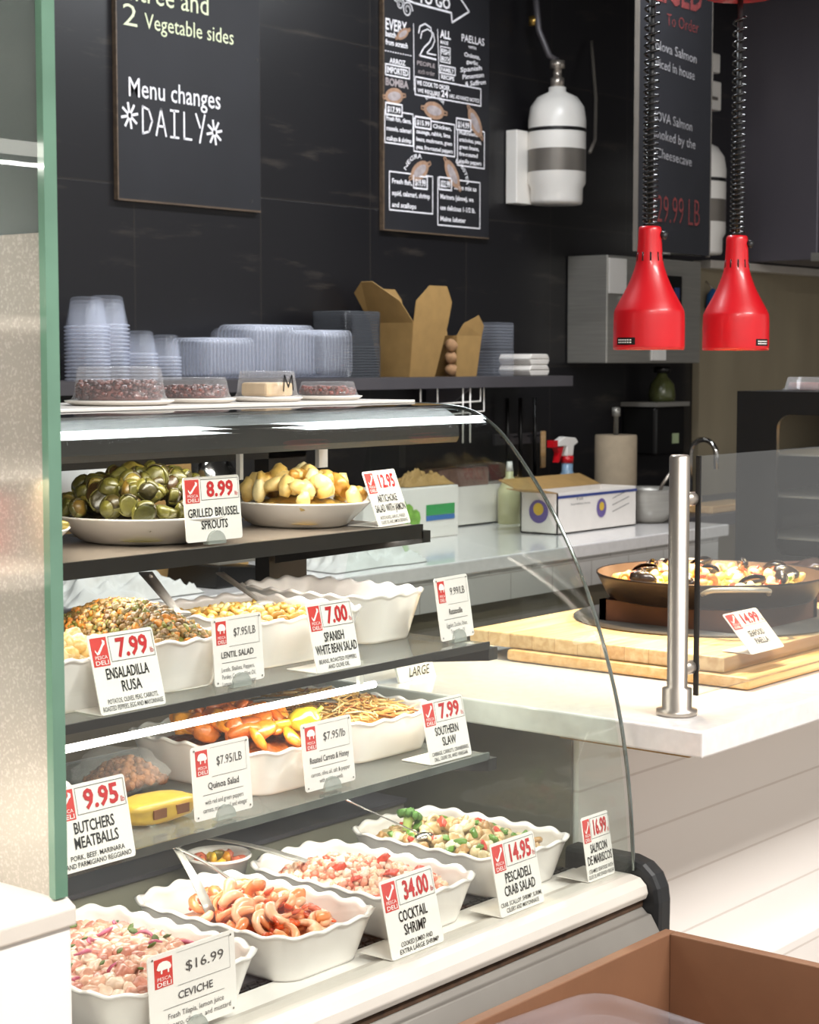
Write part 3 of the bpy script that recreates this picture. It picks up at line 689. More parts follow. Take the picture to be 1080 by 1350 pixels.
MB().lathe([(0, 0), (.13, 0), (.145, .012), (.14, .014), (.125, .004), (0, .004)], (2.40, 2.93, .9005), 40).build('body', M['steel_dark'], t)
t = thing('kitchen_scale', 'dark low kitchen scale on the back counter beside the dark post', 'scale', (2.97, 2.94, .9))
MB().extrude([(2.86, .9005), (3.08, .9005), (3.07, .93), (2.87, .95)], 'y', 2.86, 3.02).build('body', M['black_metal'], t, bevel=.004)
MB().box(2.88, 3.06, 2.87, 3.01, .951, .957).build('platform', M['steel'], t)
t = thing('kitchen_roll', 'white paper roll lying on its side on the cardboard box at left', 'paper roll', (2.74, 3.2, 1.05))
b = MB().lathe([(.022, 0), (.06, 0), (.065, .004), (.065, .22), (.06, .224), (.022, .224), (.022, 0)], n=32).xf(Matrix.Translation((2.76, 3.10, 1.115)) @ Matrix.Rotation(-PI / 2, 4, 'X')); b.build('paper', M['paper_w'], t)
b = MB().lathe([(.018, -.002), (.022, -.002), (.022, .226), (.018, .226), (.018, -.002)], n=24).xf(Matrix.Translation((2.76, 3.10, 1.115)) @ Matrix.Rotation(-PI / 2, 4, 'X')); b.build('core', M['kraft'], t)
t = thing('cardboard_box', 'plain brown cardboard box standing on the back counter at left', 'box', (2.9, 3.25, .9))
MB().box(2.66, 3.16, 3.05, 3.42, .9005, 1.048).build('body', M['kraft'], t, bevel=.003)
MB().box(2.90, 2.95, 3.049, 3.05, .92, 1.048).build('tape', mat('tan_tape', '#b39566', .3), t)
o = MB().box(2.86, 3.12, 3.20, 3.40, 1.049, 1.17).build('cardboard_box', M['kraft'], None, (3.0, 3.3, 1.05), bevel=.003); tag_it(o, 'small brown box stacked on the larger cardboard box at left', 'box')
t = thing('foil_bundle', 'crinkled silver bag on the back counter behind the first price card', 'bag', (3.34, 3.3, .9))
b = lump(.07, .05, .14, 5, .35, 2.6, 3).xf(Matrix.Translation((3.30, 3.30, 1.05))); b.v = [(p[0], p[1], max(p[2], .902)) for p in b.v]; b.build('body', M['chrome'], t)
lump(.02, .02, .03, 8, .4, 3).xf(Matrix.Translation((3.30, 3.30, 1.20))).build('twist', M['chrome'], t)

# side table with paper towel and tap, right of the back counter
t = thing('prep_table', 'dark steel prep table right of the back counter below the dispenser', 'table', (5.5, 3.2, 0))
MB().box(5.03, 6.6, 3.0, 3.465, .86, .90).build('table_top', M['steel_dark'], t, bevel=.003)
for x in (5.07, 6.56):
    for yy in (3.04, 3.42): MB().box(x - .02, x + .02, yy - .02, yy + .02, 0, .86).build('leg', M['steel_dark'], t)
t = thing('paper_towel_holder', 'brown paper towel roll standing upright on a steel holder', 'paper towels', (5.2, 3.33, .9))
MB().lathe([(0, 0), (.075, 0), (.075, .012), (0, .012)], (5.2, 3.33, .9005), 28).build('base', M['steel'], t)
MB().lathe([(.02, 0), (.068, 0), (.07, .004), (.07, .236), (.067, .24), (.02, .24), (.02, 0)], (5.2, 3.33, .914), 36).build('paper_roll', M['paper'], t)
MB().lathe([(0, .0), (.008, 0), (.008, .30), (.014, .302), (.014, .33), (0, .332)], (5.2, 3.33, .914), 12).build('rod', M['steel'], t)
t = thing('faucet', 'chrome gooseneck tap just left of the glass guard post', 'faucet', (5.55, 3.25, .9))
MB().tube([(5.55, 3.25, .90), (5.55, 3.25, 1.08)] + [(5.55, 3.25 - .05 + .05 * math.cos(a), 1.08 + .05 * math.sin(a)) for a in [k * PI / 8 for k in range(1, 9)]] + [(5.55, 3.15, 1.03)], .009, 8).build('spout', M['chrome'], t)
MB().lathe([(0, 0), (.025, 0), (.025, .02), (0, .02)], (5.55, 3.25, .9), 16).build('base', M['chrome'], t)
o = MB().box(5.30, 5.62, 3.02, 3.14, .9005, .925).build('cutting_board', M['maple_side'], None, (5.46, 3.08, .9), bevel=.003); tag_it(o, 'small pale wooden board on the dark prep table', 'cutting board')

# ------------------------------------------------------------------ the deli case
XL, XR = 1.03, 2.15
prof = [(1.95, 1.337), (1.80, 1.337), (1.712, 1.337), (1.68, 1.336), (1.65, 1.334), (1.627, 1.329), (1.60, 1.318), (1.573, 1.300), (1.546, 1.273), (1.519, 1.241), (1.493, 1.207), (1.466, 1.166), (1.44, 1.120), (1.415, 1.066), (1.389, .994), (1.369, .925), (1.356, .858), (1.347, .785), (1.341, .698)]
def smooth_prof(p, k=3):
    out = []
    for i in range(len(p) - 1):
        p0, p1, p2, p3 = p[max(i - 1, 0)], p[i], p[i + 1], p[min(i + 2, len(p) - 1)]
        for j in range(k):
            t = j / k
            out.append(tuple(.5 * (2 * p1[d] + (p2[d] - p0[d]) * t + (2 * p0[d] - 5 * p1[d] + 4 * p2[d] - p3[d]) * t * t + (3 * p1[d] - p0[d] - 3 * p2[d] + p3[d]) * t ** 3) for d in (0, 1)))
    return out + [p[-1]]
sp = smooth_prof(prof)
case = thing('deli_case', 'curved glass deli display case full of white trays and price cards', 'display case', (1.6, 1.65, 0))
MB().box(XL, 2.145, 1.345, 1.975, 0.0, .655).build('base', M['steel_dull'], case)
MB().extrude([(1.345, .648), (1.327, .648), (1.318, .640), (1.312, .640), (1.298, .618), (1.298, .535), (1.345, .52)], 'x', XL, 2.15).build('bumper', M['steel_dull'], case, bevel=.002)
MB().extrude([(1.395, .684), (1.375, .690), (1.345, .6905), (1.330, .688), (1.320, .679), (1.317, .668), (1.320, .660), (1.332, .655), (1.395, .655)], 'x', XL, 2.15).build('sill', M['cream_metal'], case, bevel=.0015)
MB().box(XL, 2.15, 1.326, 1.335, .648, .656).build('rust_gap', mat('rusty_gap', '#4a3423', .8, 0, .5, 40), case)
cp = [(1.46, .50), (1.302, .50), (1.300, .655), (1.303, .675), (1.312, .693), (1.328, .706), (1.35, .712), (1.46, .712)]
MB().extrude(cp, 'x', 2.151, 2.186).build('end_cap', M['black_rubber'], case, bevel=.008)
MB().box(XL, 2.145, 1.36, 1.975, .655, .680).build('deck', M['steel_dark'], case)
b = MB().box(XL, 2.145, 1.372, 1.438, .680, .6835); b.build('deck_strip', M['white_metal'], case)
g = MB()
for k in range(64): g.box(1.05 + k * .017, 1.061 + k * .017, 1.441, 1.445, .680, .684).box(1.055 + k * .017, 1.066 + k * .017, 1.450, 1.454, .680, .684)
g.box(XL, 2.145, 1.438, 1.462, .680, .6812); g.build('air_grille', M['black_metal'], case)
MB().box(XL, 2.145, 1.748, 1.77, .680, .732).build('riser', M['beige'], case)
MB().box(XL, 2.145, 1.742, 1.975, .732, .738).build('rear_step', M['steel_dark'], case)
MB().box(XL, 2.145, 1.962, 1.975, .738, .84).build('rear_panel', M['grey_trim'], case)
for nm, zt, yf, m_ in (('top_shelf', 1.165, 1.65, M['tan_shelf']), ('middle_shelf', 1.007, 1.53, M['glass_shelf']), ('lower_shelf', .85, 1.53, M['glass_shelf'])):
    sh = MB().box(XL + .01, 2.06, yf, 1.935, zt - .009, zt).build('shelf', m_, case)
    if nm == 'top_shelf': MB().box(XL + .01, 2.065, yf - .003, yf + .004, zt - .019, zt + .001).build('front_trim', M['dark_trim'], sh)
    else: MB().box(XL + .01, 2.065, yf - .0025, yf + .001, zt - .010, zt + .0005).build('front_trim', M['glass_rim'] if nm == 'lower_shelf' else M['dark_trim'], sh)
    MB().extrude([(yf - .003, zt - .009), (yf - .003, zt - .026), (1.935, zt - .075), (1.935, zt - .009)], 'x', 2.062, 2.082).build('bracket', M['dark_trim'], sh)
    MB().extrude([(yf + .03, zt - .011), (yf + .03, zt - .022), (1.935, zt - .06), (1.935, zt - .011)], 'x', 1.05, 1.062).build('bracket', M['dark_trim'], sh)
    ty, tz, tr, te = {'top_shelf': (1.70, .0145, .003, 2.05), 'middle_shelf': (1.60, .045, .0048, 1.90), 'lower_shelf': (1.545, .0145, .0018, 2.0)}[nm]  # lower shelf: thin glowing tube draws the highlight along its glass edge
    MB().tube([(1.06, ty, zt - tz), (te, ty, zt - tz)], tr, 8).build('lamp_tube', M['tube'], sh)
    for x in (1.10, te - .03): MB().box(x - .004, x + .004, ty - .003, ty + .003, zt - tz, zt - .009).build('tube_clip', M['white_metal'], sh)
MB().box(2.06, 2.145, 1.945, 1.975, .738, 1.30).build('rear_post', M['dark_trim'], case)
MB().box(XL, 1.09, 1.945, 1.975, .738, 1.30).build('rear_post', M['dark_trim'], case)
MB().box(XL, 2.145, 1.945, 1.975, 1.25, 1.30).build('rear_rail', M['dark_trim'], case)
MB().extrude([(1.66, 1.331), (1.635, 1.318), (1.632, 1.290), (1.637, 1.282), (1.650, 1.290), (1.655, 1.304), (1.97, 1.304), (1.97, 1.331)], 'x', XL, 2.13).build('canopy', M['dark_canopy'], case)
MB().box(1.08, 2.10, 1.675, 1.70, 1.2985, 1.3035).build('lamp_tube', M['tube'], case)
MB().box(XL, 2.15, 1.73, 1.99, 1.3372, 1.3415).build('top_panel', M['white_metal'], case, bevel=.001)
th = .004
inner = []
for i, (a, c) in enumerate(sp):
    p, q = sp[max(i - 1, 0)], sp[min(i + 1, len(sp) - 1)]; dx, dz = q[0] - p[0], q[1] - p[1]; L = math.hypot(dx, dz)
    inner.append((a + (-dz) / L * th * -1, c + dx / L * th * 1))
n = len(sp)
k0 = next(i for i, p in enumerate(sp) if p[0] < 1.735)
spf, inf_ = sp[k0:], inner[k0:]; n = len(spf); b = MB()
for side in (spf, inf_):
    b.add([(x, p[0], p[1]) for x in (XL, XR - .003) for p in side], [(i, i + 1, n + i + 1, n + i) for i in range(n - 1)], True)
fg = b.build('front_glass', M['glass'], case)
MB().tube([(XR - .0005, p[0], p[1] - .002) for p in sp[4:]], .0028, 8).build('glass_edge', M['glass_rim'], fg)
poly = [(p[0] + .004, p[1] - .006) for p in sp[3:]] + [(1.95, .70)]
MB().add([(2.1435, *p) for p in poly], [tuple(range(len(poly)))]).build('end_glass', M['glass_end'], case)
lw = MB().tube([(2.1435, 1.95, .70), (2.1435, 1.95, 1.33)], .003, 6).build('end_glass_edge', M['glass_edge'], case)

# two white pieces under the canopy, T-shaped and L-shaped
b = MB().box(1.951, 1.958, 1.90, 1.908, 1.225, 1.30).box(1.917, 1.992, 1.899, 1.909, 1.276, 1.284); b.build('white_piece', M['white_metal'], case)
b = MB().box(2.125, 2.145, 1.90, 1.908, 1.235, 1.30).box(2.125, 2.144, 1.80, 1.908, 1.283, 1.297); b.build('white_piece', M['white_metal'], case)


# ------------------------------------------------------------------ white dishes
def rrect(hx, hy, r, n):
    """n points round a rounded rectangle with running length"""
    segs = []; pts = []
    per = 4 * (hx - r) + 4 * (hy - r) + 2 * PI * r
    for i in range(n):
        s = per * i / n; a = 2 * (hy - r)
        for (cx, cy, ang, L) in ((hx, -(hy - r), 0, a), (hx - r, hy - r, 'c0', PI / 2 * r), (hx - r, hy, 1, 2 * (hx - r)), (-(hx - r), hy - r, 'c1', PI / 2 * r), (-hx, hy - r, 2, a), (-(hx - r), -(hy - r), 'c2', PI / 2 * r), (-(hx - r), -hy, 3, 2 * (hx - r)), (hx - r, -(hy - r), 'c3', PI / 2 * r)):
            if s <= L or (cx, ang) == (hx - r, 'c3'):
                if ang == 0: p, nr = (cx, cy + s), (1, 0)
                elif ang == 1: p, nr = (cx - s, cy), (0, 1)
                elif ang == 2: p, nr = (cx, cy - s), (-1, 0)
                elif ang == 3: p, nr = (cx + s, cy), (0, -1)
                else:
                    t = int(ang[1]) * PI / 2 + s / r; nr = (math.cos(t), math.sin(t)); p = (cx + r * nr[0], cy + r * nr[1])
                pts.append((p, nr, i / n)); break
            s -= L
    return pts
def wavy_tray(hx, hy, h, waves=22, flare=.020, amp=.0021, n=264, r=.050):
    mb = MB(); base = rrect(hx, hy, r, n); T = .0042
    rings = []
    def ring(off, z, wv): return [(p[0] + nr[0] * (off + wv * amp * .7 * math.cos(2 * PI * waves * u)), p[1] + nr[1] * (off + wv * amp * .7 * math.cos(2 * PI * waves * u)), z + wv * amp * math.cos(2 * PI * waves * u)) for p, nr, u in base]
    def row(t, inn):
        e = -flare * (1 - t) ** 1.0
        return ring(e - (T if inn else 0), h * t, t ** 2.2)
    for t in (0, .06, .2, .4, .6, .8, .93, .985): rings.append(row(t, False))
    rings.append(ring(.003, h + .001, 1)); rings.append(ring(-.002, h + .0035, 1)); rings.append(ring(-T - .003, h, 1))
    for t in (.9, .7, .5, .3, .12): rings.append(row(t, True))
    k = len(rings)
    rings.append([(p[0] * .97, p[1] * .97, .005) for p in rings[-1]])
    V = [p for rg in rings for p in rg]
    F = [(i * n + j, i * n + (j + 1) % n, (i + 1) * n + (j + 1) % n, (i + 1) * n + j) for i in range(len(rings) - 1) for j in range(n)]
    mb.add(V, F, True); o = len(mb.v)
    mb.f += [tuple(range(n))[::-1], tuple(range((len(rings) - 1) * n, len(rings) * n))]; mb.sm += [False, False]
    return mb
def tray(x0, x1, y0, y1, z, h, label, waves=20, **kw):
    cx, cy = (x0 + x1) / 2, (y0 + y1) / 2
    mb = wavy_tray((x1 - x0) / 2, (y1 - y0) / 2, h, waves, **kw); mb.xf(Matrix.Translation((cx, cy, z)))
    o = mb.build('scalloped_tray', M['porcelain'], None, (cx, cy, z)); tag_it(o, label, 'tray', 'white scalloped trays in the case')
    return o
ZD, ZL, ZM, ZT = .6845, .8505, 1.0075, 1.1655
H_ = .056
tray(1.252, 1.478, 1.395, 1.69, ZD, H_, 'white scalloped tray of ceviche at the lower left of the case', 24)
tray(1.503, 1.682, 1.395, 1.672, ZD, H_, 'white scalloped tray holding the orange cocktail shrimp')
tray(1.705, 1.880, 1.392, 1.672, ZD, H_, 'white scalloped tray of pink crab salad')
tray(1.925, 2.118, 1.408, 1.685, ZD, H_, 'white scalloped tray of seafood salpicon with broccoli at the right end')
tray(1.645, 1.838, 1.570, 1.835, ZL, H_, 'white scalloped tray of orange roasted squash and yellow pepper')
tray(1.862, 2.068, 1.600, 1.880, ZL, H_, 'white scalloped tray of shredded slaw on the lower shelf')
tray(1.225, 1.462, 1.560, 1.84, ZM, .060, 'white scalloped tray of potato salad at the left of the middle shelf', 24)
tray(1.472, 1.615, 1.565, 1.84, ZM, .060, 'white scalloped tray heaped with brown lentil salad')
tray(1.668, 1.895, 1.595, 1.84, ZM, .060, 'white scalloped tray of white bean salad behind the 7.00 card')
tray(1.908, 2.060, 1.620, 1.885, ZM, .066, 'empty white scalloped tray at the right end of the middle shelf')
tray(1.20, 1.400, 1.565, 1.80, ZL, H_, 'white scalloped tray of meatballs mostly hidden behind the 9.95 card')
o = MB().lathe([(0, 0), (.022, 0), (.028, .01), (.041, .066), (.045, .068), (.043, .071), (.038, .066), (.026, .014), (0, .008)], (1.6935, 1.695, ZD), 44).build('small_bowl', M['porcelain'], None, (1.6935, 1.695, ZD))
tag_it(o, 'small round white bowl behind the crab salad tray', 'bowl')
def oval_plate(cx, cy, a, b_, label, h=.034):
    mb = MB().lathe([(0, 0), (.62, 0), (.68, .003), (.86, h * .6), (.985, h), (1.0, h + .002), (.985, h + .003), (.84, h * .68), (.66, .008), (0, .006)], n=56)
    mb.v = [(cx + p[0] * a, cy + p[1] * b_, ZT + p[2]) for p in mb.v]
    o = mb.build('oval_plate', M['porcelain'], None, (cx, cy, ZT)); tag_it(o, label, 'plate', 'white oval plates on the top shelf')
oval_plate(1.655, 1.79, .118, .125, 'white oval plate of grilled brussels sprouts')
oval_plate(1.950, 1.785, .092, .115, 'white oval plate of artichoke salad at the right of the top shelf')
oval_plate(1.365, 1.77, .115, .115, 'white plate of yellow food cut off by the left glass panel')


# ------------------------------------------------------------------ food
def mound_z(x, y, cx, cy, a, b_, h):
    u, v = (x - cx) / a, (y - cy) / b_
    return h * max(0, 1 - abs(u) ** 2.2) * max(0, 1 - abs(v) ** 2.2)
def mound(name, m, cx, cy, a, b_, z, h, label, cat, amp=.006, freq=60, n=44, seed=1, kind='stuff', fill=.014, mb_only=False):
    """soft heap with a closed underside that fills its dish up to z"""
    mb = MB(); N = n; V = []
    for j in range(N + 1):
        for i in range(N + 1):
            u, v = i / N * 2 - 1, j / N * 2 - 1
            k = (abs(u) ** 5 + abs(v) ** 5) ** .2; q = max(abs(u), abs(v)) or 1; s_ = q / k if k else 1
            x, y = cx + u * a * s_, cy + v * b_ * s_
            zz = z + mound_z(x, y, cx, cy, a, b_, h) + amp * noise.noise(Vector((x * freq + seed, y * freq, seed))) + .5 * amp * noise.noise(Vector((x * freq * 2.3, y * freq * 2.3 + seed, seed)))
            V.append((x, y, zz))
    Q = [(j * (N + 1) + i, j * (N + 1) + i + 1, (j + 1) * (N + 1) + i + 1, (j + 1) * (N + 1) + i) for j in range(N) for i in range(N)]
    mb.add(V, Q, True)
    V2 = [(cx + (p[0] - cx) * .9, cy + (p[1] - cy) * .9, z - fill) for p in V]; mb.add(V2, Q, True)
    if mb_only: return mb
    o = mb.build(name, m, None, (cx, cy, z - fill)); tag_it(o, label, cat, None, kind); return o
def rot(rx=None, ry=None, rz=None):
    return (random.uniform(0, 2 * PI) if rx is None else rx, random.uniform(0, 2 * PI) if ry is None else ry, random.uniform(0, 2 * PI) if rz is None else rz)
def scatter(n, a, b_, dmin, tries=4000):
    pts = []
    for _ in range(tries):
        if len(pts) >= n: break
        x, y = random.uniform(-1, 1), random.uniform(-1, 1)
        if abs(x) ** 4 + abs(y) ** 4 > 1: continue
        if all((x * a - p[0]) ** 2 + (y * b_ - p[1]) ** 2 > dmin * dmin for p in pts): pts.append((x * a, y * b_))
    return pts
def heap(protos, n, cx, cy, a, b_, z, h, dmin, label, cat, group, lift=0, flat=None, layers=1, scl=(.85, 1.15)):
    """every piece an object: the first of each kind is the builder's own, the rest share its mesh"""
    used = set(); k = 0
    for L in range(layers):
        sh = 1 - .28 * L
        for (x, y) in scatter(n // layers, a * sh, b_ * sh, dmin):
            i = k % len(protos); p = protos[i]; k += 1
            loc = (cx + x, cy + y, z + mound_z(cx + x, cy + y, cx, cy, a * 1.1, b_ * 1.1, h) + lift * (L + .6) + random.uniform(-.1, .1) * lift)
            rr = rot() if flat is None else (random.gauss(0, flat), random.gauss(0, flat), random.uniform(0, 2 * PI))
            s_ = random.uniform(*scl)
            if i not in used:
                used.add(i); p.location = loc; p.rotation_euler = rr; p.scale = (s_,) * 3
                tag_it(p, label, cat, group)
            else: dup(p, loc, rr, label, group, s_)
    return k
def parts_in(mb, protos, n, cx, cy, a, b_, z, h, s0, s1, flat=None):
    for _ in range(n):
        x, y = random.uniform(-1, 1), random.uniform(-1, 1)
        if abs(x) ** 4 + abs(y) ** 4 > 1: continue
        x, y = cx + x * a, cy + y * b_; p = random.choice(protos)
        mt = Matrix.Translation((x, y, z + mound_z(x, y, cx, cy, a * 1.06, b_ * 1.06, h) + random.uniform(0, .004)))
        e = rot() if flat is None else (random.gauss(0, flat), random.gauss(0, flat), random.uniform(0, 6.3))
        mt = mt @ Matrix.Rotation(e[2], 4, 'Z') @ Matrix.Rotation(e[1], 4, 'Y') @ Matrix.Rotation(e[0], 4, 'X') @ Matrix.Scale(random.uniform(s0, s1), 4)
        mb._j(p, mt)
random.seed(21)
# ceviche
f_fish = mat_mix('ceviche_fish', ['#d3a68e', '#c58d76', '#ddbfa8', '#c4826e', '#d8b097', '#b87868'], 'object', .3, .25, 200, .2, 90, coat=.5)
mound('ceviche_juice', mat_mix('ceviche_base', ['#cfa08c'], 'island', .3, .4, 220, .35, 110, coat=.4), 1.365, 1.545, .090, .120, .724, .016, 'pinkish ceviche juice under the fish cubes', 'food', fill=.03)
P = [chunk(.0105, .009, .008, i, .35).build('fish_cube', f_fish) for i in range(5)]
heap(P, 190, 1.365, 1.545, .092, .126, .722, .015, .0125, 'pale pink fish cube among many in the ceviche tray', 'food', 'fish cubes in the ceviche')
m_on = mat('red_onion', '#b3566f', .35, 0, .3, 90)
P = [MB().tube([(-.012, 0, 0), (-.006, .004, .002), (.001, .005, .002), (.008, .003, 0), (.013, -.002, -.001)], [.001, .0022, .0025, .002, .001], 6).build('onion_sliver', m_on)]
heap(P, 16, 1.365, 1.545, .085, .115, .733, .017, .028, 'thin purple onion sliver on top of the ceviche', 'food', 'onion slivers in the ceviche', flat=.3)
m_herb = mat('cilantro', '#56682f', .6, 0, .3, 90)
P = [lump(.006, .004, .0015, 40 + i, .5, 2.5).build('cilantro_leaf', m_herb) for i in range(2)]
heap(P, 20, 1.365, 1.545, .085, .115, .735, .017, .022, 'small green herb leaf sprinkled on the ceviche', 'food', 'herb leaves in the ceviche', flat=.5)
# cocktail shrimp
m_sh = mat_mix('shrimp_flesh', ['#e58e55', '#eda070', '#e08048', '#efb48c'], 'object', .3, .15, 150, .25, 70, coat=.5)
m_tail = mat('shrimp_tail', '#d9541f', .3, 0, .25, 80, coat=.5)
def shrimp(sc_=1.0, arc=3.4):
    t = bpy.data.objects.new('shrimp', None); COL.objects.link(t); t.empty_display_size = .02
    pts = []; rs = []; R = .0155 * sc_
    for k in range(15):
        u = k / 14; a = arc * u; r = .0068 * sc_ * (1 - .62 * u) * (.78 + .22 * min(1, u * 6)) * (1 + .05 * math.cos(u * 38))
        rr = R * (1 - .12 * u); pts.append((rr * math.cos(a) + u * .008, rr * math.sin(a), .002 * math.sin(a))); rs.append(r)
    MB().tube(pts, rs, 10).build('body', m_sh, t)
    e = Vector(pts[-1]); d = (e - Vector(pts[-2])).normalized(); sdir = Vector((-d.y, d.x, 0)); b = MB()
    for s_ in (-1, -.3, .3, 1):
        q = (d + sdir * s_ * .35).normalized()
        b.tube([e - d * .003, e + q * .007, e + q * .014], [.0018, .0032, .001], 6)
    b.build('tail', m_tail, t); return t
m_shb = mat_mix('shrimp_juice', ['#c9743f'], 'island', .3, .3, 150, .3, 70, coat=.4)
mound('shrimp_bed', m_shb, 1.5925, 1.535, .070, .105, .712, .006, 'orange shrimp juices under the cocktail shrimp', 'food', fill=.025)
P = [shrimp(1.0, 3.3), shrimp(1.15, 2.6), shrimp(.95, 3.9), shrimp(1.1, 2.2)]
heap(P, 70, 1.5925, 1.530, .062, .098, .716, .020, .0185, 'orange tailed cooked shrimp among many in the shrimp tray', 'shrimp', 'cooked shrimp in the tray', lift=.006, flat=.6, layers=2, scl=(.95, 1.25))
# crab salad
m_crab = mat_mix('crab_salad', ['#e3bba2', '#dba88e', '#ead0bb', '#d98c70', '#e3c0a6', '#dfb796', '#cf6c50'], 'island', .35, .3, 240, .15, 100, coat=.3)
b = mound('x', m_crab, 1.7925, 1.532, .068, .112, .722, .024, '', '', mb_only=True, amp=.004, fill=.03)
CP = [chunk(.007, .0055, .005, 60 + i, .5, 3) for i in range(5)] ; CP = [c for c in CP]
LP = [lump(.0062, .005, .004, 70 + i, .5, 1.8, 1) for i in range(6)]
parts_in(b, LP, 620, 1.7925, 1.532, .066, .108, .722, .024, .7, 1.5)
o = b.build('crab_salad', m_crab, None, (1.7925, 1.532, .70)); tag_it(o, 'pale pink crab salad filling the third scalloped tray', 'food', None, 'stuff')
m_rp = mat('red_pepper', '#cf4a35', .3, 0, .2, 60, coat=.4)
P = [chunk(.009, .006, .004, 80, .4).build('pepper_piece', m_rp)]
heap(P, 6, 1.795, 1.52, .05, .08, .737, .020, .035, 'small red piece on top of the crab salad', 'food', 'red pieces in the crab salad', flat=.4)
# salpicon
f_sal = mat_mix('salpicon_pieces', ['#d8c69c', '#c9ad7c', '#e2d5b4', '#c4a06c', '#d3bd90', '#b38a55'], 'object', .35, .3, 200, .2, 90, coat=.4)
mound('salpicon_dressing', mat_mix('salpicon_base', ['#b59f6c'], 'island', .4, .5, 220, .4, 110, coat=.3), 2.0215, 1.547, .078, .112, .716, .018, 'oily dressing under the seafood salpicon', 'food', fill=.03)
P = [chunk(.0105, .008, .007, 90 + i, .4, 3).build('seafood_piece', f_sal) for i in range(3)] + [MB().tube([(.009 * math.cos(a), .009 * math.sin(a), 0) for a in [k * PI / 8 for k in range(0, 13)]], .0034, 7).build('squid_ring', f_sal)]
heap(P[:3], 80, 2.0215, 1.547, .074, .106, .722, .022, .0135, 'pale seafood piece among many in the salpicon tray', 'food', 'seafood pieces in the salpicon', lift=.002)
heap(P[3:], 10, 2.0215, 1.547, .070, .10, .730, .022, .026, 'pale squid ring on top of the salpicon', 'food', 'squid rings in the salpicon', flat=.6)
m_gp = mat('green_pepper', '#5f8a2a', .35, 0, .25, 60, coat=.4)
P = [chunk(.008, .005, .0035, 95 + i, .4, 3).build('green_piece', m_gp) for i in range(2)]
heap(P, 20, 2.0215, 1.547, .07, .10, .731, .022, .02, 'chopped green pepper piece in the salpicon', 'food', 'green pieces in the salpicon', flat=.6)
P = [chunk(.008, .005, .0035, 98, .4, 3).build('red_piece', m_rp)]
heap(P, 9, 2.0215, 1.547, .07, .10, .732, .022, .03, 'chopped red pepper piece in the salpicon', 'food', 'red pieces in the salpicon', flat=.6)
def broccoli():
    t = bpy.data.objects.new('broccoli_floret', None); COL.objects.link(t)
    b = MB()
    for k in range(16):
        a = k * 2.4; r = .0105 * math.sqrt(k / 16)
        b._j(lump(.0048, .0048, .0045, k, .5, 2.2, 1), Matrix.Translation((r * math.cos(a), r * math.sin(a), .012 - r * .35)))
    b.build('crown', mat('broccoli', '#47702a', .7, 0, .35, 160, .4, 300), t)
    MB().tube([(0, 0, -.008), (0, 0, .01)], [.004, .006], 8).build('stem', mat('broccoli_stem', '#a9bd6a', .5), t); return t
P = [broccoli()]
heap(P, 1, 1.985, 1.610, .002, .002, .748, .004, .01, 'green broccoli floret at the back of the salpicon', 'broccoli', None, flat=.2, scl=(1.4, 1.4))
# roasted squash
m_sq = mat_mix('roast_squash', ['#e58a1c', '#d9761a', '#ef9f2d', '#c9641c', '#e9952a', '#a8501c'], 'object', .35, .4, 120, .4, 55, coat=.5)
mound('roasting_oil', mat_mix('squash_base', ['#8f4a17'], 'island', .35, .5, 200, .4, 80, coat=.4), 1.7415, 1.703, .082, .102, .892, .016, 'dark orange oil under the roasted squash', 'food', fill=.03)
P = [lump(.021, .014, .0075, 110 + i, .35, 1.3).build('squash_piece', m_sq) for i in range(4)]
heap(P, 54, 1.7415, 1.703, .078, .095, .900, .030, .0195, 'glossy orange roasted squash piece in the squash tray', 'food', 'roasted squash pieces', lift=.004, flat=.55, layers=2)
t = thing('yellow_pepper', 'yellow green roasted pepper at the right end of the squash tray', 'pepper', (1.785, 1.635, .925))
lump(.027, .018, .016, 5, .3, 1.4, 3).xf(Matrix.Translation((1.785, 1.625, .928))).build('flesh', mat('yellow_pepper', '#a8901c', .25, 0, .4, 40, coat=.7), t)
MB().tube([(1.808, 1.625, .932), (1.818, 1.622, .94)], [.004, .003], 8).build('stem', mat('pepper_stem', '#6f7c25', .5), t)
# slaw
m_slaw = mat_mix('slaw', ['#ddb878', '#cf9f56', '#e6cd98', '#c98f40', '#dcb26a', '#a8642c'], 'island', .4, .1, 200, .15, 90, coat=.2)
b = mound('x', m_slaw, 1.965, 1.742, .080, .115, .895, .016, '', '', mb_only=True, amp=.004, fill=.03)
for _ in range(560):
    x, y = random.uniform(-.074, .074), random.uniform(-.105, .105); L = random.uniform(.012, .024); a = random.uniform(0, 6.3); bd = random.uniform(-.006, .006)
    z = .897 + mound_z(1.965 + x, 1.742 + y, 1.965, 1.742, .08, .115, .020) + random.uniform(0, .006); tl = random.uniform(-.005, .005)
    ca, sa = math.cos(a), math.sin(a); cx, cy = 1.965 + x, 1.742 + y
    b.tube([(cx - ca * L, cy - sa * L, z - tl), (cx - sa * bd, cy + ca * bd, z + .003), (cx + ca * L, cy + sa * L, z + tl)], .0014, 5)
o = b.build('slaw', m_slaw, None, (1.965, 1.742, .87)); tag_it(o, 'shredded golden slaw in the lower shelf tray', 'food', None, 'stuff')
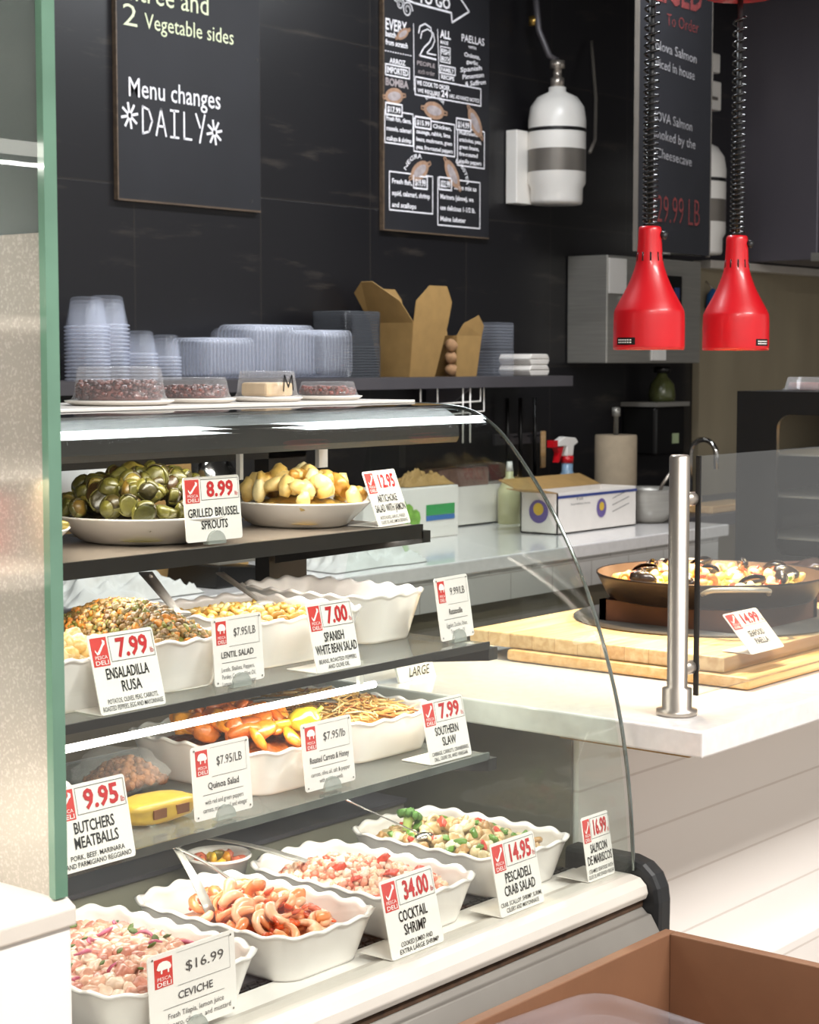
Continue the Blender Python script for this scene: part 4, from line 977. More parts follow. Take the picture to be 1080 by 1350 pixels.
# potato salad
m_pot = mat_mix('potato_salad', ['#e6cd96', '#dcb97a', '#ecdab0', '#d3ab68', '#e2c48a'], 'island', .35, .35, 200, .1, 70, coat=.3)
b = mound('x', m_pot, 1.3435, 1.70, .100, .122, 1.056, .040, '', '', mb_only=True, amp=.010, fill=.035, freq=45)
parts_in(b, [lump(.011, .009, .007, 130 + i, .45, 1.5, 2) for i in range(5)], 190, 1.3435, 1.70, .095, .115, 1.056, .040, .8, 1.3)
o = b.build('potato_salad', m_pot, None, (1.3435, 1.70, 1.03)); tag_it(o, 'creamy pale potato salad heaped at the left of the middle shelf', 'food', None, 'stuff')
# lentil salad
m_len = mat_mix('lentil_salad', ['#7a5d31', '#6a5a2e', '#8a6a38', '#5c4a26', '#c27a2c', '#7d7a36', '#96713c', '#6e4f2b', '#cf8a3a', '#a98a52'], 'island', .4, .2, 300, .2, 120, coat=.3)
b = mound('x', m_len, 1.5435, 1.70, .058, .118, 1.056, .044, '', '', mb_only=True, amp=.005, fill=.035)
parts_in(b, [lump(.0036, .0036, .0022, 140, .2, 1.2, 1), lump(.0042, .0036, .003, 141, .4, 1.6, 1), chunk(.0042, .0038, .0034, 142, .3)], 1500, 1.5435, 1.70, .056, .114, 1.056, .044, .8, 1.35)
o = b.build('lentil_salad', m_len, None, (1.5435, 1.70, 1.03)); tag_it(o, 'brown lentil salad with carrot bits heaped in its tray', 'food', None, 'stuff')
# white bean salad
m_bean = mat_mix('white_beans', ['#d9b969', '#cfa650', '#e6d094', '#c08d3e', '#d6b566'], 'object', .35, .2, 150, .15, 90, coat=.4)
mound('bean_dressing', mat_mix('bean_base', ['#c9a75c'], 'island', .4, .4, 200, .3, 100, coat=.3), 1.7815, 1.718, .092, .092, 1.050, .010, 'golden dressing under the white beans', 'food', fill=.03)
P = [lump(.0085, .005, .0045, 150 + i, .2, 1.0).build('white_bean', m_bean) for i in range(3)]
heap(P, 110, 1.7815, 1.718, .086, .086, 1.056, .014, .0115, 'pale golden bean among many in the white bean tray', 'bean', 'beans in the white bean tray', flat=.5)
# meatballs, brown, hidden behind the card
m_mb = mat_mix('meatball', ['#7a4326', '#8a4b2a', '#6a3820'], 'object', .5, .6, 180, .3, 80, coat=.3)
P = [lump(.017, .017, .015, 160 + i, .2, 2.2).build('meatball', m_mb) for i in range(2)]
heap(P, 16, 1.292, 1.682, .068, .09, .885, .012, .032, 'brown meatball in the tray behind the 9.95 card', 'meatball', 'meatballs in the tray')
# brussels sprouts
m_br = mat_mix('grilled_sprouts', ['#6f6a2c', '#55541f', '#8f7d34', '#3b351a', '#7a6026', '#4a3418'], 'object', .35, .5, 130, .5, 50, coat=.5)
def sprout(seed):
    t = bpy.data.objects.new('brussels_sprout', None); COL.objects.link(t)
    lump(.0155, .0135, .0135, seed, .18, 1.6, 3, cut=.45).build('heart', m_br, t)
    b = MB()
    for k in range(4):
        a = k * 1.6 + seed; g_ = []; F = []
        for j in range(6):
            for i in range(6):
                u, v = (i / 5 - .5) * 1.5, -.8 + j / 5 * 1.3
                r = 1.04 + .05 * abs(u) + .05 * max(0, v)
                g_.append((r * .0155 * math.cos(v * .9) * math.cos(a + u), r * .0135 * math.cos(v * .9) * math.sin(a + u), r * .0135 * math.sin(v * .9) * .9))
        b.add(g_, [(j * 6 + i, j * 6 + i + 1, (j + 1) * 6 + i + 1, (j + 1) * 6 + i) for j in range(5) for i in range(5)], True)
    b.build('leaf', mat_leaf, t, solid=.0008); return t
mat_leaf = mat_mix('sprout_leaf', ['#7a7430', '#5f5a24', '#453a18', '#968848'], 'island', .4, .3, 150, .5, 70, coat=.4)
P = [sprout(i) for i in range(4)]
mound('sprout_bed', mat_leaf, 1.655, 1.79, .085, .09, 1.192, .012, 'dark oily leaves under the grilled sprouts', 'food', fill=.02, amp=.008)
heap(P, 90, 1.655, 1.79, .092, .098, 1.196, .046, .020, 'charred green sprout among many on the oval plate', 'sprout', 'grilled sprouts on the plate', lift=.008, layers=2, scl=(.7, 1.1))
# artichoke
m_ar = mat_mix('artichoke', ['#dfc481', '#cfaa58', '#e8d7a2', '#c29345', '#dcbd74', '#b98838'], 'object', .35, .35, 120, .25, 60, coat=.4)
P = [lump(.017, .012, .010, 170 + i, .4, 1.4).build('artichoke_piece', m_ar) for i in range(3)] + [chunk(.013, .010, .009, 175, .4, 3).build('artichoke_piece', m_ar)]
mound('artichoke_bed', m_ar, 1.950, 1.785, .065, .08, 1.192, .012, 'pale oil and bits under the artichoke pieces', 'food', fill=.02)
heap(P, 48, 1.950, 1.785, .070, .085, 1.196, .036, .020, 'pale yellow artichoke piece among many on the oval plate', 'food', 'artichoke pieces on the plate', lift=.004, layers=2)
m_yl = mat_mix('yellow_food', ['#e3a51f', '#d98f1a', '#8a7a2a', '#efbf3a'], 'object', .35, .4, 120, .3, 60, coat=.4)
P = [lump(.012, .008, .006, 180 + i, .5, 1.8).build('yellow_piece', m_yl) for i in range(2)]
heap(P, 46, 1.365, 1.77, .092, .092, 1.195, .030, .017, 'small yellow vegetable piece on the plate at the left glass panel', 'food', 'yellow vegetable pieces', lift=.003)
# small bowl content
P = [lump(.010, .008, .005, 190 + i, .4).build('garnish_piece', m_yl if i else m_crab) for i in range(2)]
heap(P, 12, 1.6935, 1.695, .028, .028, .742, .008, .014, 'pale piece in the small bowl behind the crab salad', 'food', 'pieces in the small bowl')

# ------------------------------------------------------------------ serving tools
def tongs(h, e1, e2, label, wd=.0055, m_=None):
    t = thing('tongs', label, 'tongs', h); m_ = m_ or M['steel']; h = Vector(h)
    for e in (e1, e2):
        e = Vector(e); d = e - h; side = d.cross(Vector((0, 0, 1))).normalized(); up = side.cross(d).normalized(); b = MB(); V = []
        for k in range(9):
            u = k / 8; c = h + d * u + up * (.004 * math.sin(u * PI)); w_ = wd * (.8 + .5 * u)
            V += [c - side * w_, c - up * .002, c + side * w_]
        b.add(V, [(k * 3 + i, k * 3 + i + 1, k * 3 + 4 + i, k * 3 + 3 + i) for k in range(8) for i in range(2)], True)
        b.build('arm', m_, t, solid=.0012)
    MB().tube([h + Vector((-.006, 0, .004)), h + Vector((.006, 0, .004))], .006, 10).build('hinge', M['chrome'], t)
    return t
tongs((1.565, 1.640, .800), (1.545, 1.560, .738), (1.628, 1.585, .742), 'steel tongs standing open in the cocktail shrimp')
tongs((1.700, 1.735, .770), (1.745, 1.60, .752), (1.756, 1.595, .749), 'steel tongs lying from the small bowl into the crab salad')
tongs((1.81, 1.80, .925), (1.93, 1.715, .925), (1.935, 1.70, .922), 'dark steel tongs lying between the squash and slaw trays', .007, M['steel_dull'])
def spoon(a, e, label, hole=False, m_=None, r=.006):
    t = thing('serving_spoon', label, 'spoon', a); a, e = Vector(a), Vector(e); d = (e - a); side = d.cross(Vector((0, 0, 1))).normalized(); m_ = m_ or M['steel']
    V = []
    for k in range(9):
        u = k / 8; c = a + d * u; w_ = r * (1.25 - .6 * u); V += [c - side * w_, c + side * w_]
    MB().add(V, [(2 * k, 2 * k + 1, 2 * k + 3, 2 * k + 2) for k in range(8)], True).build('handle', m_, t, solid=.002)
    if hole:
        c = a + d * .12; MB().tube([c - d.normalized() * .006 + Vector((0, -.002, .002)), c + d.normalized() * .006 + Vector((0, -.002, .002))], .0022, 8).build('hanging_hole', M['porcelain'], t)
    lump(.018, .012, .005, 3, .1).xf(Matrix.Translation(e)).build('bowl', m_, t)
spoon((1.715, 1.85, 1.113), (1.600, 1.665, 1.084), 'dark steel serving spoon handle leaning over the lentil salad', True, M['steel_dull'], .0075)
spoon((1.857, 1.85, 1.100), (1.805, 1.715, 1.072), 'thin steel spoon resting in the white bean salad', False, M['steel_dull'], .005)
spoon((1.838, 1.615, .818), (1.965, 1.565, .745), 'thin bright spoon handle rising from the seafood salpicon', False, M['chrome'], .003)

# ------------------------------------------------------------------ packages on the lower levels
t = thing('granola_bag', 'clear plastic bag of brown crumbs behind the 9.95 card', 'bag', (1.57, 1.745, ZL))
lump(.062, .06, .027, 12, .3, 1.8, 3).xf(Matrix.Translation((1.57, 1.745, ZL + .030))).build('film', M['film'], t)
b = MB(); parts_in(b, [lump(.006, .005, .004, 7, .4, 1.5, 1)], 420, 1.575, 1.74, .042, .042, ZL + .010, .030, .8, 1.4)
o = b.build('crumbs', mat_mix('crumbs', ['#8a5a38', '#a06c44', '#6d4328'], 'island', .6, .3), t); o['kind'] = 'stuff'
t = thing('yellow_packet', 'flat yellow packet with brown squares at the front of the lower shelf', 'packet', (1.505, 1.615, ZL))
b = chunk(.050, .030, .013, 15, .12, 6).xf(Matrix.Translation((1.505, 1.615, ZL + .0142))); b.build('wrapper', mat('yellow_wrapper', '#ad8f35', .35, 0, .15, 20), t)
for x in (1.478, 1.515): MB().box(x, x + .020, 1.5835, 1.5865, ZL + .009, ZL + .020).build('brown_square', mat('brown_square', '#6b4020', .5), t)
random.seed(33)
cols = ['#3a2a24', '#7a2a2a', '#c8b23a', '#2b3030', '#8a8378', '#4a3a30', '#b9b2a6', '#5a4a2a']
desc = ['dark brown', 'dark red', 'yellow green', 'near black', 'grey', 'brown', 'pale grey', 'olive brown']
for k, x in enumerate((1.36, 1.46, 1.78, 1.88, 1.96, 2.04, 1.70, 1.26)):
    b = lump(.042, .05, .020, 20 + k, .3, 1.8, 3).xf(Matrix.Translation((x, 1.85, .7605)))
    o = b.build('wrapped_packet', mat('packet_' + desc[k].replace(' ', '_'), cols[k], .25, 0, .3, 30, coat=.5), None, (x, 1.85, .739))
    tag_it(o, desc[k] + ' wrapped packet on the dim rear step of the case', 'packet', 'wrapped packets on the rear step')
t = thing('size_sign', 'small white sign reading LARGE on the counter seen through the case', 'sign', (2.245, 1.83, .9))
b = MB().extrude([(1.80, .9005), (1.805, .9005), (1.82, .945), (1.816, .945)], 'x', 2.20, 2.29); b.build('card', M['card'], t)
b = MB(); text(b, 'LARGE', 2.222, 2.272, .907, .922, 1.7995, .015); text(b, 'SEAFOOD PAELLA', 2.212, 2.28, .928, .935, 1.8075, .01); b.build('lettering', M['ink'], t)

# ------------------------------------------------------------------ price cards
def check_logo(t, x0, x1, z0, z1, pig=False, pale=False):
    lg = MB().box(x0, x1, -.0006, 0, z0, z1).build('logo', M['logo_red'], t)
    b = MB(); W, Hh = x1 - x0, z1 - z0; P_ = lambda u, v: (x0 + W * u, -.0012, z0 + Hh * v)
    if pig:
        pg = [(.10, .66), (.16, .78), (.25, .86), (.45, .90), (.68, .88), (.84, .80), (.92, .68), (.88, .60), (.80, .60), (.78, .48), (.70, .48), (.70, .60), (.42, .60), (.40, .48), (.32, .48), (.32, .62), (.22, .60)]
        b.add([P_(*p) for p in pg], [tuple(range(len(pg)))])
    else:
        pg = [(.18, .60), (.30, .48), (.42, .56), (.70, .80), (.70, .92), (.86, .86), (.84, .74), (.74, .70), (.42, .42), (.28, .40), (.16, .52)]
        b.add([P_(*p) for p in pg], [tuple(range(len(pg)))])
    text(b, 'PESCA', x0 + W * .12, x0 + W * .88, z0 + Hh * .25, z0 + Hh * .37, -.0012, 0); text(b, 'DELI', x0 + W * .10, x0 + W * .90, z0 + Hh * .05, z0 + Hh * .20, -.0012, .01)
    b.build('logo_print', M['ink_white'], lg)
def rounded(w_, h_, r, n=4):
    out = []
    for cx, cz, a0 in ((w_ - r, r, -PI / 2), (w_ - r, h_ - r, 0), (r, h_ - r, PI / 2), (r, r, PI)):
        for k in range(n + 1): a = a0 + PI / 2 * k / n; out.append((cx + r * math.cos(a), cz + r * math.sin(a)))
    return out
def price_card(loc, w_, h_, price, title, small, label, tilt=12, yaw=0, style='A', foot='flat', fz=.0, sub=None):
    t = thing('price_card', label, 'price card', (0, 0, 0), 'price cards of the deli case')
    MB().extrude(rounded(w_, h_, .004), 'y', 0, .0012).build('card', M['card'] if style == 'A' else M['card_lam'], t)
    b = MB(); r_ = MB(); y = -.0007
    if style == 'A':
        check_logo(t, w_ * .03, w_ * .27, h_ * .60, h_ * .96)
        b.frame(w_ * .30, w_ * .97, h_ * .64, h_ * .955, .0005, y)
        text(r_, price, w_ * .40, w_ * .88, h_ * .69, h_ * .92, y, .03); text(r_, 'lb', w_ * .905, w_ * .955, h_ * .68, h_ * .75, y, 0)
        n = len(title)
        for i, (s_, a, e) in enumerate(title):
            z = h_ * (.43 - .175 * i) if n > 1 else h_ * .38
            if not small: z = h_ * (.38 - .19 * i)
            text(b, s_, w_ * a, w_ * e, z, z + h_ * .135, y, .012)
        for i, (s_, a, e) in enumerate(small): text(b, s_, w_ * a, w_ * e, h_ * (.125 - .085 * i), h_ * (.185 - .085 * i), y, .004)
        b.build('lettering', M['ink'], t); r_.build('price_lettering', M['ink_red'], t)
    else:
        check_logo(t, w_ * .07, w_ * .27, h_ * .60, h_ * .94, pig=True)
        b.ribbon([(w_ * .32, h_ * .56), (w_ * .93, h_ * .56)], .0004, y); b.ribbon([(w_ * .32, h_ * .95), (w_ * .93, h_ * .95), (w_ * .93, h_ * .56)], .0003, y)
        text(b, price, w_ * .42, w_ * .86, h_ * .70, h_ * .82, y, 0)
        text(b, title[0][0], w_ * title[0][1], w_ * title[0][2], h_ * .40, h_ * .49, y, .012)
        b.ribbon([(w_ * .15, h_ * .33), (w_ * .85, h_ * .33)], .0005, y)
        for i, (s_, a, e) in enumerate(small): text(b, s_, w_ * a, w_ * e, h_ * (.20 - .105 * i), h_ * (.265 - .105 * i), y, 0)
        b.build('lettering', M['ink_grey'], t)
        p = MB()
        for u, v in ((.05, .05), (.95, .05), (.05, .95), (.95, .95)): p.lathe([(0, -.0008), (.0012, -.0006), (.0014, 0)], (0, 0, 0), 8).xf(Matrix.Identity(4)) if False else disc(p, (w_ * u, -.0008, h_ * v), .0013, 'XZ', 8)
        p.build('corner_pin', M['grey_trim'], t)
    R = Matrix.Rotation(math.radians(-tilt), 4, 'X')
    for ch in t.children_recursive: ch.data.transform(R)
    if foot == 'flat':
        MB().add([(0, .0012, .0006), (w_, .0012, .0006), (w_, .052, .0006), (0, .052, .0006)], [(0, 1, 2, 3)]).build('foot', M['card'], t, solid=.001)
    else:
        b = MB()
        n = 12; b.extrude([(w_ * .5 + .016 * math.cos(PI * k / n), -.004 + .017 * math.sin(PI * k / n)) for k in range(n + 1)], 'y', -.004, .006).build('clip', M['clip'], t)
    t.location = loc; t.rotation_euler = (0, 0, math.radians(yaw)); return t
E_ = .0006
price_card((1.617, 1.668, ZT + .006), .100, .082, '8.99', [('GRILLED BRUSSEL', .05, .96), ('SPROUTS', .27, .74)], [], 'white 8.99 card for grilled brussels sprouts on the top shelf', 5, 0, 'A', 'clip')
price_card((1.985, 1.662, ZT + E_), .092, .082, '12.95', [('ARTICHOKE', .2, .8), ('SALAD WITH JAMON', .05, .97)], [('ARTICHOKES, GARLIC, PARSLEY', .1, .9), ('OLIVE OIL AND JAMON SERRANO', .1, .92)], 'white 12.95 card for artichoke salad at the top shelf end', 20, 10)
price_card((1.355, 1.535, ZM + E_), .098, .090, '7.99', [('ENSALADILLA', .18, .83), ('RUSA', .38, .68)], [('POTATOS, OLIVES, PEAS, CARROTS,', .13, .9), ('ROASTED PEPPERS, EGG AND MAYONNAISE', .04, .96)], 'white 7.99 card for ensaladilla on the middle shelf', 15)
price_card((1.549, 1.552, ZM + .004), .085, .082, '$7.95/LB', [('LENTIL SALAD', .15, .80)], [('Lentils, Shallots, Peppers,', .14, .80), ('Parsley, Carrots, Olive Oil,', .14, .82), ('Lemon and Sherry Vinegar', .14, .82)], 'laminated 7.95 card for lentil salad in a clip on the middle shelf', 4, 0, 'B', 'clip')
price_card((1.712, 1.535, ZM + E_), .085, .088, '7.00', [('SPANISH', .28, .72), ('WHITE BEAN SALAD', .05, .97)], [('BEANS, ROASTED PEPPERS', .08, .92), ('AND OLIVE OIL', .26, .74)], 'white 7.00 card for white bean salad on the middle shelf', 13)
price_card((2.000, 1.562, ZM + .004), .083, .088, '9.99/LB', [('Ratatouille', .32, .72)], [('Eggplant, Zucchini, Onion,', .2, .82), ('Tomato, Olive Oil', .3, .72)], 'laminated 9.99 card for ratatouille at the middle shelf end', 9, 4, 'B', 'clip')
price_card((1.945, 1.537, ZL + E_), .092, .086, '7.99', [('SOUTHERN', .22, .78), ('SLAW', .35, .68)], [('CABBAGE, CARROTS, CRANBERRIES,', .06, .95), ('DILL, OLIVE OIL AND VINEGAR', .1, .9)], 'white 7.99 card for southern slaw on the lower shelf', 13)
price_card((1.508, 1.546, ZL + .006), .098, .088, '$7.95/LB', [('Quinoa Salad', .25, .78)], [('with red and green peppers', .18, .84), ('carrots, mixed in oil and vinegar', .14, .9)], 'laminated 7.95 card for quinoa salad on the lower shelf', 5, 0, 'B', 'clip')
price_card((1.702, 1.546, ZL + .006), .096, .086, '$7.95/lb', [('Roasted Carrots & Honey', .12, .9)], [('carrots, olive oil, salt & pepper', .12, .9), ('with pumpkin seeds', .28, .74)], 'laminated 7.95 card with pumpkin seeds below the slaw tray', 6, 0, 'B', 'clip')
price_card((1.275, 1.508, ZL + E_), .104, .092, '9.95', [('BUTCHERS', .22, .77), ('MEATBALLS', .2, .8)], [('PORK, BEEF, MARINARA', .12, .86), ('AND PARMIGIANO REGGIANO', .04, .94)], 'white 9.95 card for butchers meatballs at the left glass panel', 12)
price_card((1.285, 1.386, ZD + .008), .128, .090, '$16.99', [('CEVICHE', .32, .72)], [('Fresh Tilapia, lemon juice', .2, .84), ('habanero, cilantro, and mustard', .13, .92)], 'laminated 16.99 card for ceviche at the front left', 3, 0, 'B', 'clip')
price_card((1.650, 1.362, ZD + .0065), .100, .094, '34.00', [('COCKTAIL', .24, .78), ('SHRIMP', .3, .72)], [('COOKED JUMBO AND', .2, .8), ('EXTRA LARGE SHRIMP', .16, .9)], 'white 34.00 card for cocktail shrimp on the front sill', 13)
price_card((1.868, 1.362, ZD + .0065), .096, .094, '14.95', [('PESCADELI', .22, .8), ('CRAB SALAD', .16, .86)], [('CRAB, SCALLOP, SHRIMP, SURIMI,', .03, .97), ('CELERY AND MAYONNAISE', .14, .88)], 'white 14.95 card for crab salad on the front sill', 12)
price_card((2.072, 1.364, ZD + .0065), .066, .088, '16.99', [('SALPICON', .2, .82), ('DE MARISCOS', .06, .95)], [('STEAMED SEAFOOD WITH', .06, .95), ('OLIVE OIL AND SPANISH VINEGAR', .03, .97)], 'white 16.99 card for salpicon at the right end of the sill', 9, 0)

# ------------------------------------------------------------------ containers on top of the case
def dome(cx, cy, r, h, label, content, m_, word=None, n=44):
    t = thing('domed_container', label, 'plastic container', (cx, cy, 1.342), 'clear domed containers on top of the case')
    fl = lambda a, z: 1 + .012 * math.cos(a * 22)
    MB().lathe([(r * .99, .006), (r * .93, .012), (r * .84, h * .95), (r * .80, h), (0, h)], (cx, cy, 1.342), 88, flute=fl).build('dome', M['clear_dome'], t)
    MB().lathe([(0, 0), (r * .95, 0), (r * 1.10, .004), (r * 1.12, .006), (r * 1.0, .0065), (0, .004)], (cx, cy, 1.342), n).build('base', M['foam'], t)
    fill = h * .62; rr = r * .84
    if content == 'beans':
        b = MB().lathe([(0, .007), (rr, .007), (rr * .96, fill * .8), (0, fill * .86)], (cx, cy, 1.342), 30)
        P_ = lump(.0052, .0036, .0034, 4, .15, 1, 1)
        for _ in range(int(5200 * r)):
            a = random.uniform(0, 6.3); top = random.random() < .45
            q = rr * math.sqrt(random.random()) * .95 if top else rr * .985
            z = 1.342 + (fill * .86 + random.uniform(0, .004) if top else random.uniform(.010, fill * .86))
            b._j(P_, Matrix.Translation((cx + q * math.cos(a), cy + q * math.sin(a), z)) @ Matrix.Rotation(random.uniform(0, 6.3), 4, 'Z') @ Matrix.Rotation(random.uniform(0, 6.3), 4, 'X'))
        o = b.build('beans', m_, t); o['kind'] = 'stuff'
    else:
        MB().box(cx - rr * .72, cx + rr * .72, cy - rr * .66, cy + rr * .66, 1.349, 1.342 + fill).build('block', m_, t, bevel=.004)
    if word:
        b = MB(); s_ = r * .22; z0 = 1.342 + h * .35; yy = cy - r * .90
        b.ribbon([(cx - s_ + p * 2 * s_, z0 + q * h * .5) for p, q in ((0, 0), (.12, 1), (.5, .25), (.85, 1), (1, .05))], .0026, yy); b.build('marker_letter', M['ink'], t)
random.seed(5)
m_rb = mat_mix('red_beans', ['#5a2a24', '#6a332a', '#4a201d', '#7a3f33'], 'island', .3, .1, 200, .15, 80, coat=.5)
dome(1.645, 1.82, .064, .050, 'largest clear container of red beans on top of the case', 'beans', m_rb)
dome(1.800, 1.84, .052, .035, 'low clear container of red beans second from the left on the case', 'beans', m_rb)
dome(1.925, 1.82, .046, .043, 'clear container of pale cheese marked M on top of the case', 'block', mat('pale_cheese', '#d9bc92', .55, 0, .08, 40, .2, 90), 'M')
dome(2.055, 1.82, .046, .027, 'flat clear container of dark red bits at the right of the case top', 'beans', mat_mix('dried_chili', ['#5a2a20', '#8a3a2a', '#6a4030'], 'island', .4, .2))

# ------------------------------------------------------------------ stacks on the wall shelf
def stack(proto, n, locs, label, group, rotv=(0, 0, 0), cat='plastic container'):
    for i in range(n):
        if i == 0: proto.location = locs(0); proto.rotation_euler = rotv; tag_it(proto, label, cat, group)
        else: dup(proto, locs(i), rotv, label, group)
def two_tone(o, m2, first):
    o.data.materials.append(m2)
    for q in o.data.polygons:
        if q.index >= first: q.material_index = 1
    return o
def cup(r0, r1, h):
    fl = lambda a, z: 1 + .018 * math.cos(a * 16)
    mb = MB().lathe([(0, h), (r1 * .8, h), (r1, h - .004), (r0, .006)], n=64, flute=fl); k = len(mb.f)
    mb.lathe([(r0, .006), (r0 * 1.10, .0045), (r0 * 1.10, .0015), (r0 * 1.02, 0)], n=40)
    return two_tone(mb.build('plastic_cup', M['clear']), M['clear_rim'], k)
stack(cup(.050, .038, .075), 15, lambda i: (2.955, 3.38, ZS + i * .0088), 'clear cup in the tall nested stack at the left end of the shelf', 'tall stack of clear cups')
stack(cup(.050, .038, .075), 15, lambda i: (3.035, 3.40, ZS + i * .0092), 'clear cup in the second tall nested stack on the shelf', 'second stack of clear cups')
stack(cup(.040, .031, .06), 8, lambda i: (3.115, 3.37, ZS + i * .0085), 'clear small cup in the shorter third stack on the shelf', 'third stack of clear cups')
stack(cup(.036, .030, .06), 7, lambda i: (3.200, 3.37, ZS + i * .0085), 'clear small cup in the shortest stack beside the tubs', 'fourth stack of clear cups')
def tub(hw, hh, d):
    """square clear tub lying on its side, open towards +X"""
    n = 40; mb = MB()
    def run(rings):
        V = []
        for a, b_, x in rings: V += [(x, p[0][0], p[0][1]) for p in rrect(a, b_, min(a, b_) * .3, n)]
        mb.add(V, [(i * n + j, i * n + (j + 1) % n, (i + 1) * n + (j + 1) % n, (i + 1) * n + j) for i in range(len(rings) - 1) for j in range(n)], True)
    run([(hw * .80, hh * .80, 0), (hw * .84, hh * .84, .004), (hw * .93, hh * .93, d)])
    mb.f.append(tuple(range(n))); mb.sm.append(False); k = len(mb.f)
    run([(hw * .93, hh * .93, d), (hw, hh, d), (hw, hh, d + .003)])
    return two_tone(mb.build('clear_tub', M['clear']), M['clear_rim'], k)
stack(tub(.070, .052, .035), 13, lambda i: (3.255 + i * .0125, 3.37, ZS + .053), 'clear tub in the low row nested on its side on the shelf', 'low row of clear tubs')
stack(tub(.072, .070, .040), 17, lambda i: (3.435 + i * .0135, 3.39, ZS + .071), 'clear tub in the tall middle row nested on its side', 'tall row of clear tubs')
stack(tub(.070, .064, .040), 9, lambda i: (3.665 + i * .0135, 3.36, ZS + .065), 'clear tub in the row nested beside the smoked containers', 'last row of clear tubs')
def deep_tub(hx, hy, h, m_, name):
    n = 40; mb = MB(); V = []
    rings = [(hx * .97, hy * .97, h), (hx, hy, h - .004), (hx, hy, .004), (hx * 1.02, hy * 1.02, .003), (hx * 1.02, hy * 1.02, 0)]
    for a, b_, z in rings: V += [(p[0][0], p[0][1], z) for p in rrect(a, b_, .016, n)]
    mb.add(V, [(i * n + j, i * n + (j + 1) % n, (i + 1) * n + (j + 1) % n, (i + 1) * n + j) for i in range(len(rings) - 1) for j in range(n)], True)
    mb.f.append(tuple(range(n))); mb.sm.append(False); return mb.build(name, m_)
stack(deep_tub(.075, .068, .10, M['smoke'], 'smoked_tub'), 12, lambda i: (3.895, 3.38, ZS + i * .0075), 'dark smoked tub in the stack left of the kraft box', 'stack of smoked tubs')
stack(deep_tub(.055, .055, .09, M['clear'], 'clear_deli_tub'), 9, lambda i: (4.555, 3.37, ZS + i * .0090), 'clear deli tub in the stack right of the kraft boxes', 'stack of clear deli tubs')
for i in range(2):
    t = thing('foam_box', ('lower', 'upper')[i] + ' of two white foam boxes at the right end of the shelf', 'box', (4.73, 3.37, ZS + i * .034), 'foam boxes on the shelf')
    z = ZS + i * .034
    MB().extrude([(4.685, z + .0005), (4.775, z + .0005), (4.785, z + .017), (4.675, z + .017)], 'y', 3.31, 3.43).build('base', M['foam'], t, bevel=.003)
    MB().extrude([(4.675, z + .018), (4.785, z + .018), (4.772, z + .0335), (4.688, z + .0335)], 'y', 3.31, 3.43).build('lid', M['foam'], t, bevel=.003)
# kraft takeout boxes, opened flat-sided with tall bevelled flaps
t = thing('kraft_box', 'large open brown kraft takeout box on the shelf', 'takeout box', (4.20, 3.38, ZS))
zb = ZS + .0005; zt = zb + .155
b = MB().add([(4.125, 3.34, zb), (4.240, 3.34, zb), (4.265, 3.31, zt), (4.105, 3.31, zt)], [(0, 1, 2, 3)])
b.add([(4.125, 3.34, zb), (4.125, 3.45, zb), (4.105, 3.47, zt), (4.105, 3.31, zt)], [(0, 1, 2, 3)]).add([(4.240, 3.34, zb), (4.240, 3.45, zb), (4.265, 3.47, zt), (4.265, 3.31, zt)], [(0, 1, 2, 3)])
b.add([(4.125, 3.45, zb), (4.240, 3.45, zb), (4.265, 3.47, zt), (4.105, 3.47, zt)], [(0, 1, 2, 3)]).add([(4.125, 3.34, zb), (4.240, 3.34, zb), (4.240, 3.45, zb), (4.125, 3.45, zb)], [(0, 1, 2, 3)])
b.build('body', M['kraft'], t, solid=.002)
MB().add([(4.105, 3.31, zt), (4.265, 3.31, zt), (4.270, 3.30, zt + .06), (4.240, 3.295, zt + .105), (4.160, 3.295, zt + .105), (4.105, 3.30, zt + .06)], [(0, 1, 2, 3, 4, 5)]).build('front_flap', M['kraft'], t, solid=.002)
MB().add([(4.105, 3.31, zt), (4.105, 3.47, zt), (4.040, 3.475, zt + .085), (4.030, 3.44, zt + .115), (4.030, 3.40, zt + .115), (4.070, 3.33, zt + .06)], [(0, 1, 2, 3, 4, 5)]).build('left_flap', M['kraft'], t, solid=.002)
MB().add([(4.105, 3.47, zt), (4.265, 3.47, zt), (4.260, 3.48, zt + .07), (4.230, 3.482, zt + .10), (4.150, 3.482, zt + .10), (4.110, 3.48, zt + .07)], [(0, 1, 2, 3, 4, 5)]).build('rear_flap', M['kraft'], t, solid=.002)
t = thing('small_kraft_box', 'smaller open kraft box with slanted flaps right of the large one', 'takeout box', (4.42, 3.38, ZS))
zt = zb + .12
b = MB()
x0, x1, y0, y1 = 4.335, 4.435, 3.335, 3.44
b.add([(x0, y0, zb), (x1, y0, zb), (x1 + .01, y0 - .012, zt), (x0 - .01, y0 - .012, zt)], [(0, 1, 2, 3)]).add([(x0, y0, zb), (x0, y1, zb), (x0 - .01, y1 + .012, zt), (x0 - .01, y0 - .012, zt)], [(0, 1, 2, 3)])
b.add([(x1, y0, zb), (x1, y1, zb), (x1 + .01, y1 + .012, zt), (x1 + .01, y0 - .012, zt)], [(0, 1, 2, 3)]).add([(x0, y1, zb), (x1, y1, zb), (x1 + .01, y1 + .012, zt), (x0 - .01, y1 + .012, zt)], [(0, 1, 2, 3)])
b.build('body', M['kraft'], t, solid=.002)
MB().add([(x0 - .01, y0 - .012, zt), (x1 + .01, y0 - .012, zt), (x1 + .01, y0 - .02, zt + .03), (x1 - .02, y0 - .024, zt + .06), (x0 + .01, y0 - .022, zt + .035)], [(0, 1, 2, 3, 4)]).build('front_flap', M['kraft'], t, solid=.002)
